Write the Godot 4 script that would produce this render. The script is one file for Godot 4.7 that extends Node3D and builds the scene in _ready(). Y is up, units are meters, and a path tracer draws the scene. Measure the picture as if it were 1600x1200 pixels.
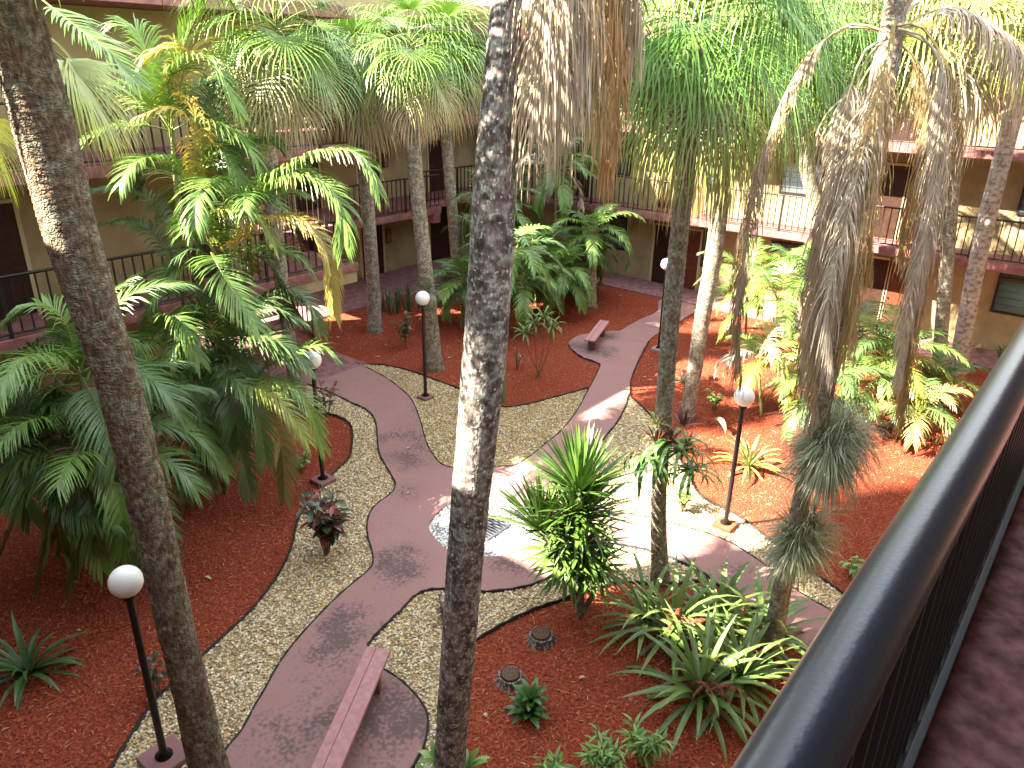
extends Node3D
# A planted courtyard between galleried apartment blocks, seen from the top gallery.
# World axes: x runs along the near gallery, -z across the courtyard, y up. W(u, v, h) = Vector3(u, h, -v).

const CH := 7.27
const FOC := 1181.7
var CR: Vector3
var CU: Vector3
var CF: Vector3
var HF: Vector3
var rng := RandomNumberGenerator.new()
var M := {}
var counts := {}

func W(u: float, v: float, h: float = 0.0) -> Vector3:
	return Vector3(u, h, -v)

func rr(a: float, b: float) -> float:
	return rng.randf_range(a, b)

func setup_axes():
	var th := deg_to_rad(22.792); var ya := deg_to_rad(50.973); var ro := deg_to_rad(1.041)
	CF = W(sin(ya) * cos(th), cos(ya) * cos(th), -sin(th))
	var r := W(cos(ya), -sin(ya), 0)
	var u := r.cross(CF)
	CR = r * cos(ro) + u * sin(ro); CU = -r * sin(ro) + u * cos(ro)
	HF = W(sin(ya), cos(ya), 0)

func ray(x: float, y: float) -> Vector3:
	return CR * (x - 800.0) + CU * (600.0 - y) + CF * FOC

func G(x: float, y: float, h: float = 0.0) -> Vector3:      # where the sight line meets the level h
	var d := ray(x, y)
	return Vector3(0, CH, 0) + d * ((h - CH) / d.y)

func PF(x: float, y: float, fwd: float) -> Vector3:          # where it meets the upright plane fwd metres ahead
	var d := ray(x, y)
	return Vector3(0, CH, 0) + d * (fwd / d.dot(HF))

func fwd_of(p: Vector3) -> float:
	return Vector3(p.x, 0, p.z).dot(HF)

func px_size(p: Vector3, px: float) -> float:                # metres that px photo pixels span at p
	return px * (p - Vector3(0, CH, 0)).dot(CF) / FOC

# ---------------------------------------------------------------- mesh builder
class MB:
	var v := PackedVector3Array(); var n := PackedVector3Array(); var c := PackedColorArray(); var uv := PackedVector2Array(); var ix := PackedInt32Array()
	func vert(p: Vector3, nn: Vector3, cc: Color, t := Vector2.ZERO) -> int:
		v.append(p); n.append(nn); c.append(cc); uv.append(t); return v.size() - 1
	func quad(a: int, b: int, cc: int, d: int):
		ix.append_array(PackedInt32Array([a, b, cc, a, cc, d]))
	func ribbon(pts: PackedVector3Array, ws: PackedFloat32Array, side: Vector3, c0: Color, c1: Color, fold: float = 0.0):
		var m := pts.size(); var start := v.size()
		for i in m:
			var tg := (pts[mini(i + 1, m - 1)] - pts[maxi(i - 1, 0)]).normalized()
			var s := side - tg * side.dot(tg)
			s = s.normalized() if s.length() > 0.001 else tg.cross(Vector3.UP).normalized()
			var nn := s.cross(tg).normalized()
			var cc := c0.lerp(c1, float(i) / float(m - 1)); var w := ws[i] * 0.5
			if fold == 0.0:
				vert(pts[i] - s * w, nn, cc); vert(pts[i] + s * w, nn, cc)
			else:
				var up := nn * (w * fold)
				vert(pts[i] - s * w + up, (nn + s * fold).normalized(), cc); vert(pts[i], nn, cc); vert(pts[i] + s * w + up, (nn - s * fold).normalized(), cc)
		for i in m - 1:
			if fold == 0.0:
				var k := start + i * 2
				quad(k, k + 1, k + 3, k + 2)
			else:
				var k := start + i * 3
				quad(k, k + 1, k + 4, k + 3); quad(k + 1, k + 2, k + 5, k + 4)
	func tube(pts: PackedVector3Array, rad: PackedFloat32Array, seg: int, cc: Color, vscale := 1.0, cap := true, rough: FastNoiseLite = null, amp := 0.0, ring := 0.0, ringn := 0.0):
		var m := pts.size(); var start := v.size(); var along := 0.0
		var tg := (pts[1] - pts[0]).normalized()
		var a := tg.cross(Vector3.RIGHT if absf(tg.x) < 0.8 else Vector3.FORWARD).normalized()
		for i in m:
			tg = (pts[mini(i + 1, m - 1)] - pts[maxi(i - 1, 0)]).normalized()
			a = (a - tg * a.dot(tg)).normalized()
			var b := tg.cross(a)
			if i > 0: along += pts[i].distance_to(pts[i - 1])
			for k in seg + 1:
				var an := TAU * float(k) / float(seg)
				var dir := a * cos(an) + b * sin(an); var r := rad[i]
				if rough:
					r += amp * rough.get_noise_3d(dir.x * 60.0, along * 100.0, dir.z * 60.0)
					if ring > 0.0:
						var ph := fposmod(along / ringn + 0.15 * sin(an + along * 3.0) + 0.4 * rough.get_noise_3d(dir.x * 25.0, along * 30.0, dir.z * 25.0), 1.0)
						r += ring * (1.0 - ph)
				vert(pts[i] + dir * r, dir, cc, Vector2(float(k) / float(seg), along * vscale))
		for i in m - 1:
			for k in seg:
				var q := start + i * (seg + 1) + k
				quad(q, q + 1, q + seg + 2, q + seg + 1)
		if cap:
			for e in 2:
				var i := 0 if e == 0 else m - 1
				var nn := (pts[0] - pts[1]).normalized() if e == 0 else (pts[m - 1] - pts[m - 2]).normalized()
				var ce := vert(pts[i], nn, cc, Vector2(0.5, 0.5))
				var f := v.size()
				for k in seg + 1:
					vert(v[start + i * (seg + 1) + k], nn, cc, Vector2(0.5 + 0.4 * cos(TAU * k / seg), 0.5 + 0.4 * sin(TAU * k / seg)))
				for k in seg: ix.append_array(PackedInt32Array([ce, f + k, f + k + 1]))
	func box(lo: Vector3, hi: Vector3, cc := Color.WHITE, bev := 0.0):
		var ce := (lo + hi) * 0.5; var h := (hi - lo) * 0.5
		for ax in 3:
			for sg in [-1.0, 1.0]:
				var nn := Vector3.ZERO; nn[ax] = sg
				var p := Vector3.ZERO; var q := Vector3.ZERO
				p[(ax + 1) % 3] = h[(ax + 1) % 3] - bev; q[(ax + 2) % 3] = h[(ax + 2) % 3] - bev
				var o := ce + nn * h[ax]
				var s := v.size()
				for e in [[-1, -1], [1, -1], [1, 1], [-1, 1]]:
					var pp: Vector3 = o + p * e[0] + q * e[1]
					vert(pp, nn, cc, Vector2(pp.x + pp.z, pp.y))
				quad(s, s + 1, s + 2, s + 3)
		if bev > 0.0:
			for ax in 3:
				var b := (ax + 1) % 3; var d := (ax + 2) % 3
				for sb in [-1.0, 1.0]:
					for sd in [-1.0, 1.0]:
						var nn := Vector3.ZERO; nn[b] = sb; nn[d] = sd; nn = nn.normalized()
						var s := v.size()
						for e in [-1.0, 1.0]:
							var p := ce; p[ax] += e * (h[ax] - bev)
							var p1 := p; p1[b] += sb * h[b]; p1[d] += sd * (h[d] - bev)
							var p2 := p; p2[b] += sb * (h[b] - bev); p2[d] += sd * h[d]
							vert(p1, nn, cc, Vector2(p1.x + p1.z, p1.y)); vert(p2, nn, cc, Vector2(p2.x + p2.z, p2.y))
						quad(s, s + 1, s + 3, s + 2)
	func flat(poly: PackedVector2Array, h: float, cc := Color.WHITE, depth := 0.0, uvs := 1.0):   # poly in (u, v)
		var tri := Geometry2D.triangulate_polygon(poly); var s := v.size()
		for p in poly: vert(Vector3(p.x, h, -p.y), Vector3.UP, cc, Vector2(p.x, p.y) * uvs)
		for t in tri: ix.append(s + t)
		if depth > 0.0:
			for i in poly.size():
				var a := poly[i]; var b := poly[(i + 1) % poly.size()]
				var nn := Vector3(b.y - a.y, 0, b.x - a.x).normalized()
				var k := vert(Vector3(a.x, h, -a.y), nn, cc, a * uvs); vert(Vector3(b.x, h, -b.y), nn, cc, b * uvs)
				vert(Vector3(b.x, h - depth, -b.y), nn, cc, b * uvs); vert(Vector3(a.x, h - depth, -a.y), nn, cc, a * uvs)
				quad(k, k + 1, k + 2, k + 3)
	func mesh(o: Vector3) -> ArrayMesh:
		var arr := []; arr.resize(Mesh.ARRAY_MAX)
		var vv := v
		if o != Vector3.ZERO:
			vv = PackedVector3Array(); vv.resize(v.size())
			for i in v.size(): vv[i] = v[i] - o
		for i in range(0, ix.size(), 3):                              # front faces run clockwise about their normals
			var p := ix[i]; var q := ix[i + 1]; var r := ix[i + 2]
			if (v[q] - v[p]).cross(v[r] - v[p]).dot(n[p] + n[q] + n[r]) > 0.0:
				ix[i + 1] = r; ix[i + 2] = q
		arr[Mesh.ARRAY_VERTEX] = vv; arr[Mesh.ARRAY_NORMAL] = n; arr[Mesh.ARRAY_COLOR] = c; arr[Mesh.ARRAY_TEX_UV] = uv; arr[Mesh.ARRAY_INDEX] = ix
		var am := ArrayMesh.new(); am.add_surface_from_arrays(Mesh.PRIMITIVE_TRIANGLES, arr)
		return am

# ---------------------------------------------------------------- scene helpers
func numbered(parent: Node, called: String) -> String:
	var key := str(parent.get_instance_id()) + called
	counts[key] = counts.get(key, -1) + 1
	return called if counts[key] == 0 else "%s_%03d" % [called, counts[key]]

func thing(called: String, label: String, category: String, at: Vector3, group := "") -> Node3D:
	var o := Node3D.new(); o.name = numbered(self, called); add_child(o); o.position = at
	o.set_meta("label", label); o.set_meta("category", category)
	if group != "": o.set_meta("group", group)
	return o

func base_of(parent: Node) -> Vector3:
	var o := Vector3.ZERO; var p: Node = parent
	while p is Node3D and p != self:
		o += (p as Node3D).position; p = p.get_parent()
	return o

func part(parent: Node, called: String, mb: MB, mat: Material, kind := "") -> MeshInstance3D:
	var mi := MeshInstance3D.new(); mi.name = numbered(parent, called); parent.add_child(mi)
	mi.mesh = mb.mesh(base_of(parent)); mi.material_override = mat
	if kind != "": mi.set_meta("kind", kind)
	return mi

func put(parent: Node, called: String, mesh: Mesh, mat: Material, at: Vector3, turn := 0.0) -> MeshInstance3D:
	var mi := MeshInstance3D.new(); mi.name = numbered(parent, called); parent.add_child(mi)
	mi.mesh = mesh; mi.material_override = mat; mi.position = at - base_of(parent); mi.rotation.y = turn
	return mi

func bx(parent: Node, called: String, lo: Vector3, hi: Vector3, mat: Material, bev := 0.0) -> MeshInstance3D:
	var mb := MB.new()
	mb.box(Vector3(minf(lo.x, hi.x), minf(lo.y, hi.y), minf(lo.z, hi.z)), Vector3(maxf(lo.x, hi.x), maxf(lo.y, hi.y), maxf(lo.z, hi.z)), Color.WHITE, bev)
	return part(parent, called, mb, mat)

func struct(called: String, mb: MB, mat: Material) -> MeshInstance3D:
	return part(self, called, mb, mat, "structure")

func noise_tex(fr: float, ramp: Array, sz := 512, oct := 5, kind := FastNoiseLite.TYPE_SIMPLEX_SMOOTH, sd := 1) -> ImageTexture:
	var f := FastNoiseLite.new(); f.seed = sd; f.frequency = fr; f.noise_type = kind; f.fractal_octaves = oct
	var im := f.get_seamless_image(sz, sz); im.convert(Image.FORMAT_L8)
	var g := Gradient.new(); g.offsets = PackedFloat32Array(ramp[0]); g.colors = PackedColorArray(ramp[1])
	var src := im.get_data(); var lut := PackedByteArray(); lut.resize(768)
	for i in 256:
		var c := g.sample(i / 255.0)
		lut[i * 3] = int(c.r * 255); lut[i * 3 + 1] = int(c.g * 255); lut[i * 3 + 2] = int(c.b * 255)
	var out := PackedByteArray(); out.resize(src.size() * 3)
	for i in src.size():
		var k := src[i] * 3
		out[i * 3] = lut[k]; out[i * 3 + 1] = lut[k + 1]; out[i * 3 + 2] = lut[k + 2]
	return ImageTexture.create_from_image(Image.create_from_data(sz, sz, false, Image.FORMAT_RGB8, out))

func mat(col: Color, rough := 0.8, spec := 0.5) -> StandardMaterial3D:
	var m := StandardMaterial3D.new(); m.albedo_color = col; m.roughness = rough; m.metallic_specular = spec
	return m

func tri_mat(tex: Texture2D, scale: float, rough := 0.85, bump: Texture2D = null, bs := 0.3) -> StandardMaterial3D:
	var m := mat(Color.WHITE, rough, 0.35); m.albedo_texture = tex; m.uv1_triplanar = true; m.uv1_world_triplanar = true; m.uv1_scale = Vector3.ONE * scale
	if bump:
		m.heightmap_enabled = true; m.heightmap_texture = bump; m.heightmap_scale = bs
	return m

func leaf_mat(rough: float, back: Color) -> StandardMaterial3D:
	var m := mat(Color.WHITE, rough, 0.5); m.vertex_color_use_as_albedo = true; m.cull_mode = BaseMaterial3D.CULL_DISABLED
	m.backlight_enabled = true; m.backlight = back
	return m

func bark_tex(kind: int) -> Array:                              # [colour, height]; u runs round the trunk, v along it
	var w := 256; var h := 768 if kind == 2 else 1792
	var a := FastNoiseLite.new(); a.seed = 11 + kind; a.frequency = 0.055; a.fractal_octaves = 4
	var b := FastNoiseLite.new(); b.seed = 31 + kind; b.frequency = 0.02; b.fractal_octaves = 3
	var sp := FastNoiseLite.new(); sp.seed = 5 + kind; sp.noise_type = FastNoiseLite.TYPE_CELLULAR; sp.frequency = 0.075; sp.cellular_return_type = FastNoiseLite.RETURN_DISTANCE
	var sv := FastNoiseLite.new(); sv.seed = 5 + kind; sv.noise_type = FastNoiseLite.TYPE_CELLULAR; sv.frequency = 0.075; sv.cellular_return_type = FastNoiseLite.RETURN_CELL_VALUE
	var col := PackedByteArray(); col.resize(w * h * 3); var hei := PackedByteArray(); hei.resize(w * h)
	for y in h:
		for x in w:
			var an := TAU * x / w; var cx := cos(an) * 40.7; var cz := sin(an) * 40.7
			var n1 := a.get_noise_3d(cx, y, cz); var n2 := b.get_noise_3d(cx, y, cz)
			var hv := 0.5; var c: Color
			if kind == 0:                                           # rough ringed bark with grey-green lichen
				var cr := a.get_noise_3d(cx * 0.9, y * 4.2 + n2 * 40.0, cz * 0.9)
				var cr2 := a.get_noise_3d(cx * 2.6 + 300.0, y * 0.8, cz * 2.6)
				var crack := clampf(1.0 - absf(cr) * 7.0, 0.0, 1.0) * (0.5 + 0.5 * clampf(n2 * 3.0 + 0.5, 0.0, 1.0)) + 0.5 * clampf(1.0 - absf(cr2) * 9.0, 0.0, 1.0)
				hv = 0.6 + 0.25 * n1 - 0.5 * crack
				c = Color(0.48, 0.41, 0.35).lerp(Color(0.56, 0.54, 0.47), clampf(n2 * 2.2 + 0.45 + n1 * 0.8, 0.0, 1.0))
				c = c.lerp(Color(0.37, 0.24, 0.19), clampf(sv.get_noise_3d(cx * 0.8, y * 1.6, cz * 0.8) * 2.0 - 1.2, 0.0, 0.3))
				c = c * (0.9 + 0.35 * cr2 + 0.25 * n1)
			elif kind == 1:                                         # grey bark, pale lichen discs, dark upright pits
				var d := sp.get_noise_3d(cx * 1.3, y * 1.3, cz * 1.3); var cv := sv.get_noise_3d(cx * 1.3, y * 1.3, cz * 1.3)
				var big := clampf((b.get_noise_3d(cx * 3.2, y * 3.0 + 700.0, cz * 3.2) + 0.5 * n1 - 0.02 + 0.4 * n2) * 9.0, 0.0, 1.0)
				c = Color(0.44, 0.385, 0.37).lerp(Color(0.55, 0.525, 0.51), clampf(n1 * 1.5 + 0.5, 0.0, 1.0))
				c = c * (0.88 + 0.5 * n2)
				c = c.lerp(Color(0.60, 0.62, 0.59) * (0.9 + 0.45 * n1), big * 0.7)
				if cv > 0.0 and d < -0.62: c = c.lerp(Color(0.80, 0.80, 0.77), 0.8)
				var pit := sp.get_noise_3d(cx * 1.2 + 90.0, y * 0.55, cz * 1.2); var pv := sv.get_noise_3d(cx * 1.2 + 90.0, y * 0.55, cz * 1.2)
				hv = 0.6 + 0.2 * n1 + 0.08 * big
				if pv > 0.1 and pit < -0.72:
					hv = 0.0
				var fine := a.get_noise_3d(cx * 3.5, y * 1.2, cz * 3.5)
				c = c * (1.0 + 0.35 * fine); hv += 0.12 * fine
			else:                                                   # tan-grey cross-checked bark
				var cr3 := a.get_noise_3d(cx * 0.7, y * 3.2 + n2 * 20.0, cz * 0.7); var cr4 := a.get_noise_3d(cx * 2.2 + 50.0, y * 1.0, cz * 2.2)
				var ck := clampf(1.0 - absf(cr3) * 8.0, 0.0, 1.0) * 0.55 + 0.55 * clampf(1.0 - absf(cr4) * 8.0, 0.0, 1.0)
				hv = 0.6 + 0.3 * n1 - 0.5 * ck
				c = Color(0.52, 0.47, 0.41).lerp(Color(0.60, 0.585, 0.54), clampf(n2 * 2.4 + 0.5, 0.0, 1.0)) * (0.92 + 0.4 * n1)
			var k := (y * w + x) * 3
			col[k] = clampi(int(c.r * 255), 0, 255); col[k + 1] = clampi(int(c.g * 255), 0, 255); col[k + 2] = clampi(int(c.b * 255), 0, 255)
			hei[y * w + x] = clampi(int(hv * 255), 0, 255)
	return [ImageTexture.create_from_image(Image.create_from_data(w, h, false, Image.FORMAT_RGB8, col)), ImageTexture.create_from_image(Image.create_from_data(w, h, false, Image.FORMAT_L8, hei))]

func bark_mat(kind: int, vs: float) -> StandardMaterial3D:
	var t := bark_tex(kind); var m := mat(Color.WHITE, 0.9, 0.25)
	m.albedo_texture = t[0]; m.heightmap_enabled = true; m.heightmap_texture = t[1]; m.heightmap_scale = [4.0, 1.6, 2.2][kind]
	m.uv1_scale = Vector3(1, vs, 1)
	return m

# ---------------------------------------------------------------- foliage
const LEAF := {
	"g": [Color(0.085, 0.165, 0.035), Color(0.145, 0.245, 0.05)], "y": [Color(0.15, 0.21, 0.035), Color(0.27, 0.29, 0.06)],
	"b": [Color(0.055, 0.11, 0.036), Color(0.095, 0.17, 0.05)], "d": [Color(0.20, 0.20, 0.04), Color(0.46, 0.33, 0.09)],
	"x": [Color(0.34, 0.265, 0.185), Color(0.46, 0.37, 0.27)], "s": [Color(0.36, 0.26, 0.12), Color(0.46, 0.35, 0.18)],
	"o": [Color(0.30, 0.17, 0.07), Color(0.42, 0.26, 0.11)], "w": [Color(0.43, 0.37, 0.29), Color(0.54, 0.48, 0.39)],
	"l": [Color(0.065, 0.165, 0.025), Color(0.12, 0.25, 0.04)], "m": [Color(0.13, 0.165, 0.04), Color(0.34, 0.29, 0.11)]}

func curve(ctrl: PackedVector3Array, n: int) -> PackedVector3Array:     # Catmull-Rom through the control points
	var out := PackedVector3Array(); var m := ctrl.size()
	for i in n + 1:
		var t := float(i) / n * (m - 1); var k := mini(int(t), m - 2); var f := t - k
		out.append(ctrl[k].cubic_interpolate(ctrl[k + 1], ctrl[maxi(k - 1, 0)] if k > 0 else ctrl[0] * 2.0 - ctrl[1], ctrl[k + 2] if k + 2 < m else ctrl[m - 1] * 2.0 - ctrl[m - 2], f))
	return out

func strand(mb: MB, p0: Vector3, d: Vector3, ln: float, w: float, droop: float, side: Vector3, c0: Color, c1: Color, seg := 3):
	var pts := PackedVector3Array([p0]); var ws := PackedFloat32Array([w * 0.55]); var p := p0; var dd := d
	for i in seg:
		dd = (dd + Vector3.DOWN * droop * (float(i) + 0.4) / seg).normalized()
		p += dd * ln / seg; pts.append(p)
		ws.append(w * (1.0 if i == 0 else (0.75 if i < seg - 1 else 0.06)))
	mb.ribbon(pts, ws, side, c0, c1)

func pinnate(mb: MB, pts: PackedVector3Array, ll: float, tone: String, droop := 0.5, vee := 0.35, lw := 0.034, start := 0.16, step := 0.035, roll := 0.0, thick := 0.014):
	var m := pts.size(); var cum := PackedFloat32Array([0.0])
	for i in range(1, m): cum.append(cum[i - 1] + pts[i].distance_to(pts[i - 1]))
	var total := cum[m - 1]; var ca: Color = LEAF[tone][0]; var cb: Color = LEAF[tone][1]
	var rad := PackedFloat32Array()
	for i in m: rad.append(lerpf(thick, 0.003, float(i) / (m - 1)))
	mb.tube(pts, rad, 5, ca.lerp(cb, 0.6).lerp(Color(0.25, 0.24, 0.06), 0.4), 1.0, false)
	var nl := int(total * (1.0 - start) / step); var seg := 0; var tone_f := rr(0.0, 1.0)
	for k in nl:
		var t := start + (1.0 - start) * (float(k) + 0.5) / nl; var at := t * total
		while seg < m - 2 and cum[seg + 1] < at: seg += 1
		var f := clampf((at - cum[seg]) / maxf(cum[seg + 1] - cum[seg], 1e-5), 0.0, 1.0)
		var p := pts[seg].lerp(pts[seg + 1], f); var tg := (pts[seg + 1] - pts[seg]).normalized()
		var sd := tg.cross(Vector3.UP)
		if sd.length() < 0.15: sd = tg.cross(HF)
		sd = sd.normalized().rotated(tg, roll)
		var nn := sd.cross(tg).normalized()
		var al := lerpf(0.8, 0.3, t) if tone in ["x", "s", "o", "w"] else lerpf(1.25, 0.45, t); var prof := sin(PI * (0.18 + 0.72 * t)) * 0.65 + 0.4
		for s in [-1.0, 1.0]:
			if rng.randf() < 0.03: continue
			var dry := tone in ["x", "s", "o", "w"]; var jt := 0.28 if dry else 0.1; var a2 := al + rr(-jt, jt); var ve := vee + rr(-jt, jt) * 1.2
			var dir: Vector3 = tg * cos(a2) + (sd * s * cos(ve) + nn * sin(ve)) * sin(a2)
			var c0 := ca.lerp(cb, clampf(0.25 + 0.5 * tone_f + rr(-0.3, 0.3), 0.0, 1.0))
			if dry: c0 = c0 * rr(0.6, 1.25)
			strand(mb, p, dir, ll * prof * (rr(0.5, 1.25) if dry else rr(0.88, 1.08)), lw * rr(0.8, 1.15), droop * (rr(0.5, 1.6) if dry else rr(0.7, 1.35)), tg, c0, c0.lerp(cb, 0.55) if tone in ["d", "m", "y"] else c0 * 1.1, 5 if dry else 3)

func arch(base: Vector3, az: float, el: float, ln: float, bend: float, n := 10) -> PackedVector3Array:   # a leaf stalk that leaves at el and bends down by bend
	var pts := PackedVector3Array([base]); var p := base
	for i in n:
		var e := el - bend * pow((float(i) + 0.5) / n, 1.4)
		p += Vector3(cos(az) * cos(e), sin(e), sin(az) * cos(e)) * ln / n; pts.append(p)
	return pts

func fan(mb: MB, base: Vector3, az: float, el: float, stalk: float, r: float, tone: String, droop: float, ns := 34, spread := 2.25, hang := 1.0, lw := 1.0):
	var pts := arch(base, az, el, stalk, 0.5, 5); var hub := pts[5]; var tg := (pts[5] - pts[4]).normalized()
	var ca: Color = LEAF[tone][0]; var cb: Color = LEAF[tone][1]
	mb.tube(pts, PackedFloat32Array([0.022, 0.016, 0.013, 0.012, 0.011, 0.009]), 5, ca.lerp(Color(0.3, 0.28, 0.1), 0.45), 1.0, false)
	tg = (tg + Vector3.DOWN * 0.25).normalized()
	var sd := tg.cross(Vector3.UP).normalized(); var nn := sd.cross(tg).normalized(); var tf := rr(0.0, 1.0)
	for k in ns:
		var ph := spread * (2.0 * (float(k) + 0.5) / ns - 1.0)
		var dir := (tg * cos(ph) + sd * sin(ph) + nn * (0.28 * absf(sin(ph)) - 0.05)).normalized()
		var side := (-tg * sin(ph) + sd * cos(ph)).normalized()
		var rl := r * (0.72 + 0.28 * cos(ph * 0.6)) * rr(0.92, 1.08); var w := 2.0 * rl * 0.34 * tan(spread / ns) * 1.05 * lw
		var p1 := hub + dir * rl * 0.34; var p2 := p1 + (dir + Vector3.DOWN * droop * rr(0.25, 0.6)).normalized() * rl * 0.38
		var d3 := (dir + Vector3.DOWN * droop * rr(1.4, 2.4)).normalized(); var p3 := p2 + d3 * rl * 0.28 * hang
		var p4 := p3 + (d3 + Vector3.DOWN * droop * 2.0).normalized() * rl * 0.22 * hang
		var c0 := ca.lerp(cb, clampf(0.2 + 0.5 * tf + rr(-0.25, 0.3), 0.0, 1.0))
		mb.ribbon(PackedVector3Array([hub, p1, p2, p3, p4]), PackedFloat32Array([0.006, w, w * 0.72, w * 0.42, w * 0.04]), side, c0, c0.lerp(cb, 0.6))

func strap(mb: MB, base: Vector3, az: float, el: float, ln: float, w: float, bend: float, c0: Color, c1: Color, fold := 0.35, n := 6):
	var pts := arch(base, az, el, ln, bend, n); var ws := PackedFloat32Array()
	for i in n + 1:
		var t := float(i) / n
		ws.append(w * (0.75 + 0.25 * sin(PI * t)) * (1.0 if t < 0.6 else maxf(0.02, 1.0 - pow((t - 0.6) / 0.4, 1.8))))
	mb.ribbon(pts, ws, Vector3(-sin(az), 0, cos(az)), c0, c1, fold)

func blade(mb: MB, p: Vector3, d: Vector3, ln: float, w: float, c0: Color, side: Vector3):     # a broad pointed leaf
	var e := (d + Vector3.DOWN * 0.35).normalized(); var q := p + d * ln * 0.35; var q2 := q + e * ln * 0.35
	mb.ribbon(PackedVector3Array([p, p + d * ln * 0.12, q, q2, q2 + (e + Vector3.DOWN * 0.3).normalized() * ln * 0.3]), PackedFloat32Array([w * 0.08, w * 0.5, w, w * 0.75, 0.003]), side, c0, c0 * 1.15, 0.3)

func trunk_pts(px: Array, fwd: PackedFloat32Array, base: Vector3, n: int) -> Array:      # px rows: [x, y, width]; first row stands on the ground
	var ctrl := PackedVector3Array(); var rad := PackedFloat32Array()
	for i in px.size():
		var p := base if i == 0 else PF(px[i][0], px[i][1], fwd[i])
		ctrl.append(p); rad.append(px_size(p, px[i][2]) * 0.5)
	var pts := curve(ctrl, n); var rs := PackedFloat32Array()
	for i in n + 1:
		var t := float(i) / n * (px.size() - 1); var k := mini(int(t), px.size() - 2)
		rs.append(lerpf(rad[k], rad[k + 1], t - k))
	return [pts, rs]

func trunk(o: Node3D, px: Array, dfwd: Array, m: Material, seg := 24, per_m := 24.0, amp := 0.006, ring := 0.0, ringn := 0.12, flare := 1.25) -> PackedVector3Array:
	var f0 := fwd_of(o.position); var fw := PackedFloat32Array()
	for d in dfwd: fw.append(f0 + d)
	var tp := trunk_pts(px, fw, o.position - Vector3(0, 0.03, 0), 24); var ln := 0.0; var c: PackedVector3Array = tp[0]; var rs: PackedFloat32Array = tp[1]
	for i in 24: ln += c[i].distance_to(c[i + 1])
	var n := int(ln * per_m); var pts := curve(c, n); var rad := PackedFloat32Array()
	for i in n + 1:
		var t := float(i) / n; var k := mini(int(t * 24), 23)
		var r := lerpf(rs[k], rs[k + 1], t * 24 - k)
		rad.append(r * (1.0 + (flare - 1.0) * exp(-t * ln / 0.18)))
	var f := FastNoiseLite.new(); f.seed = int(o.position.x * 100); f.frequency = 0.02; f.fractal_octaves = 3
	var mb := MB.new(); mb.tube(pts, rad, seg, Color.WHITE, 1.0, true, f, amp, ring, ringn)
	part(o, "trunk", mb, m)
	return c

# ---------------------------------------------------------------- ground
var PATH := PackedVector2Array(); var BEDS := []; var RING := PackedVector2Array(); var PADS := []

func uv_poly(px: Array, h := 0.0) -> PackedVector2Array:
	var out := PackedVector2Array()
	for q in px:
		var p := G(q[0], q[1], h); out.append(Vector2(p.x, -p.z))
	return out

func smooth2(poly: PackedVector2Array, closed: bool, per := 4) -> PackedVector2Array:
	var out := PackedVector2Array(); var m := poly.size()
	for i in (m if closed else m - 1):
		var a := poly[(i - 1 + m) % m] if closed or i > 0 else poly[0]; var b := poly[i]; var c := poly[(i + 1) % m]; var d := poly[(i + 2) % m] if closed or i + 2 < m else poly[m - 1]
		for k in per: out.append(b.cubic_interpolate(c, a, d, float(k) / per))
	if not closed: out.append(poly[m - 1])
	return out

func edging(o: Node3D, line: PackedVector2Array):
	var mb := MB.new(); var pts := PackedVector3Array()
	for p in line: pts.append(Vector3(p.x, 0.0, -p.y))
	var m := pts.size(); var s0 := 0
	for i in m:
		var tg := (pts[mini(i + 1, m - 1)] - pts[maxi(i - 1, 0)]).normalized(); var sd := Vector3(-tg.z, 0, tg.x)
		var hh := 0.052 + 0.008 * sin(i * 1.7); var w := 0.013
		mb.vert(pts[i] - sd * w + Vector3(0, -0.02, 0), -sd, Color.WHITE); mb.vert(pts[i] - sd * w + Vector3(0, hh, 0), (Vector3.UP - sd).normalized(), Color.WHITE)
		mb.vert(pts[i] + sd * w + Vector3(0, hh, 0), (Vector3.UP + sd).normalized(), Color.WHITE); mb.vert(pts[i] + sd * w + Vector3(0, -0.02, 0), sd, Color.WHITE)
		if i > 0:
			for k in 3: mb.quad(s0 + k, s0 + k + 1, s0 + k + 5, s0 + k + 4)
			s0 += 4
	part(o, "edging_strip", mb, M.edge)

func in_any(p: Vector2, polys: Array) -> bool:
	for q in polys:
		if Geometry2D.is_point_in_polygon(p, q): return true
	return false

func pebble_mesh() -> ArrayMesh:
	var sp := SphereMesh.new(); sp.radius = 1.0; sp.height = 1.5; sp.radial_segments = 6; sp.rings = 3
	var am := ArrayMesh.new(); am.add_surface_from_arrays(Mesh.PRIMITIVE_TRIANGLES, sp.get_mesh_arrays()); return am

func scatter(called: String, label: String, cat: String, mesh: Mesh, m: Material, xf: Array, cols: Array):
	var mm := MultiMesh.new(); mm.transform_format = MultiMesh.TRANSFORM_3D; mm.use_colors = true; mm.mesh = mesh; mm.instance_count = xf.size()
	for i in xf.size():
		mm.set_instance_transform(i, xf[i]); mm.set_instance_color(i, cols[i])
	var mi := MultiMeshInstance3D.new(); mi.name = called; mi.multimesh = mm; mi.material_override = m; add_child(mi)
	mi.set_meta("kind", "stuff"); mi.set_meta("label", label); mi.set_meta("category", cat)

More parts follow.
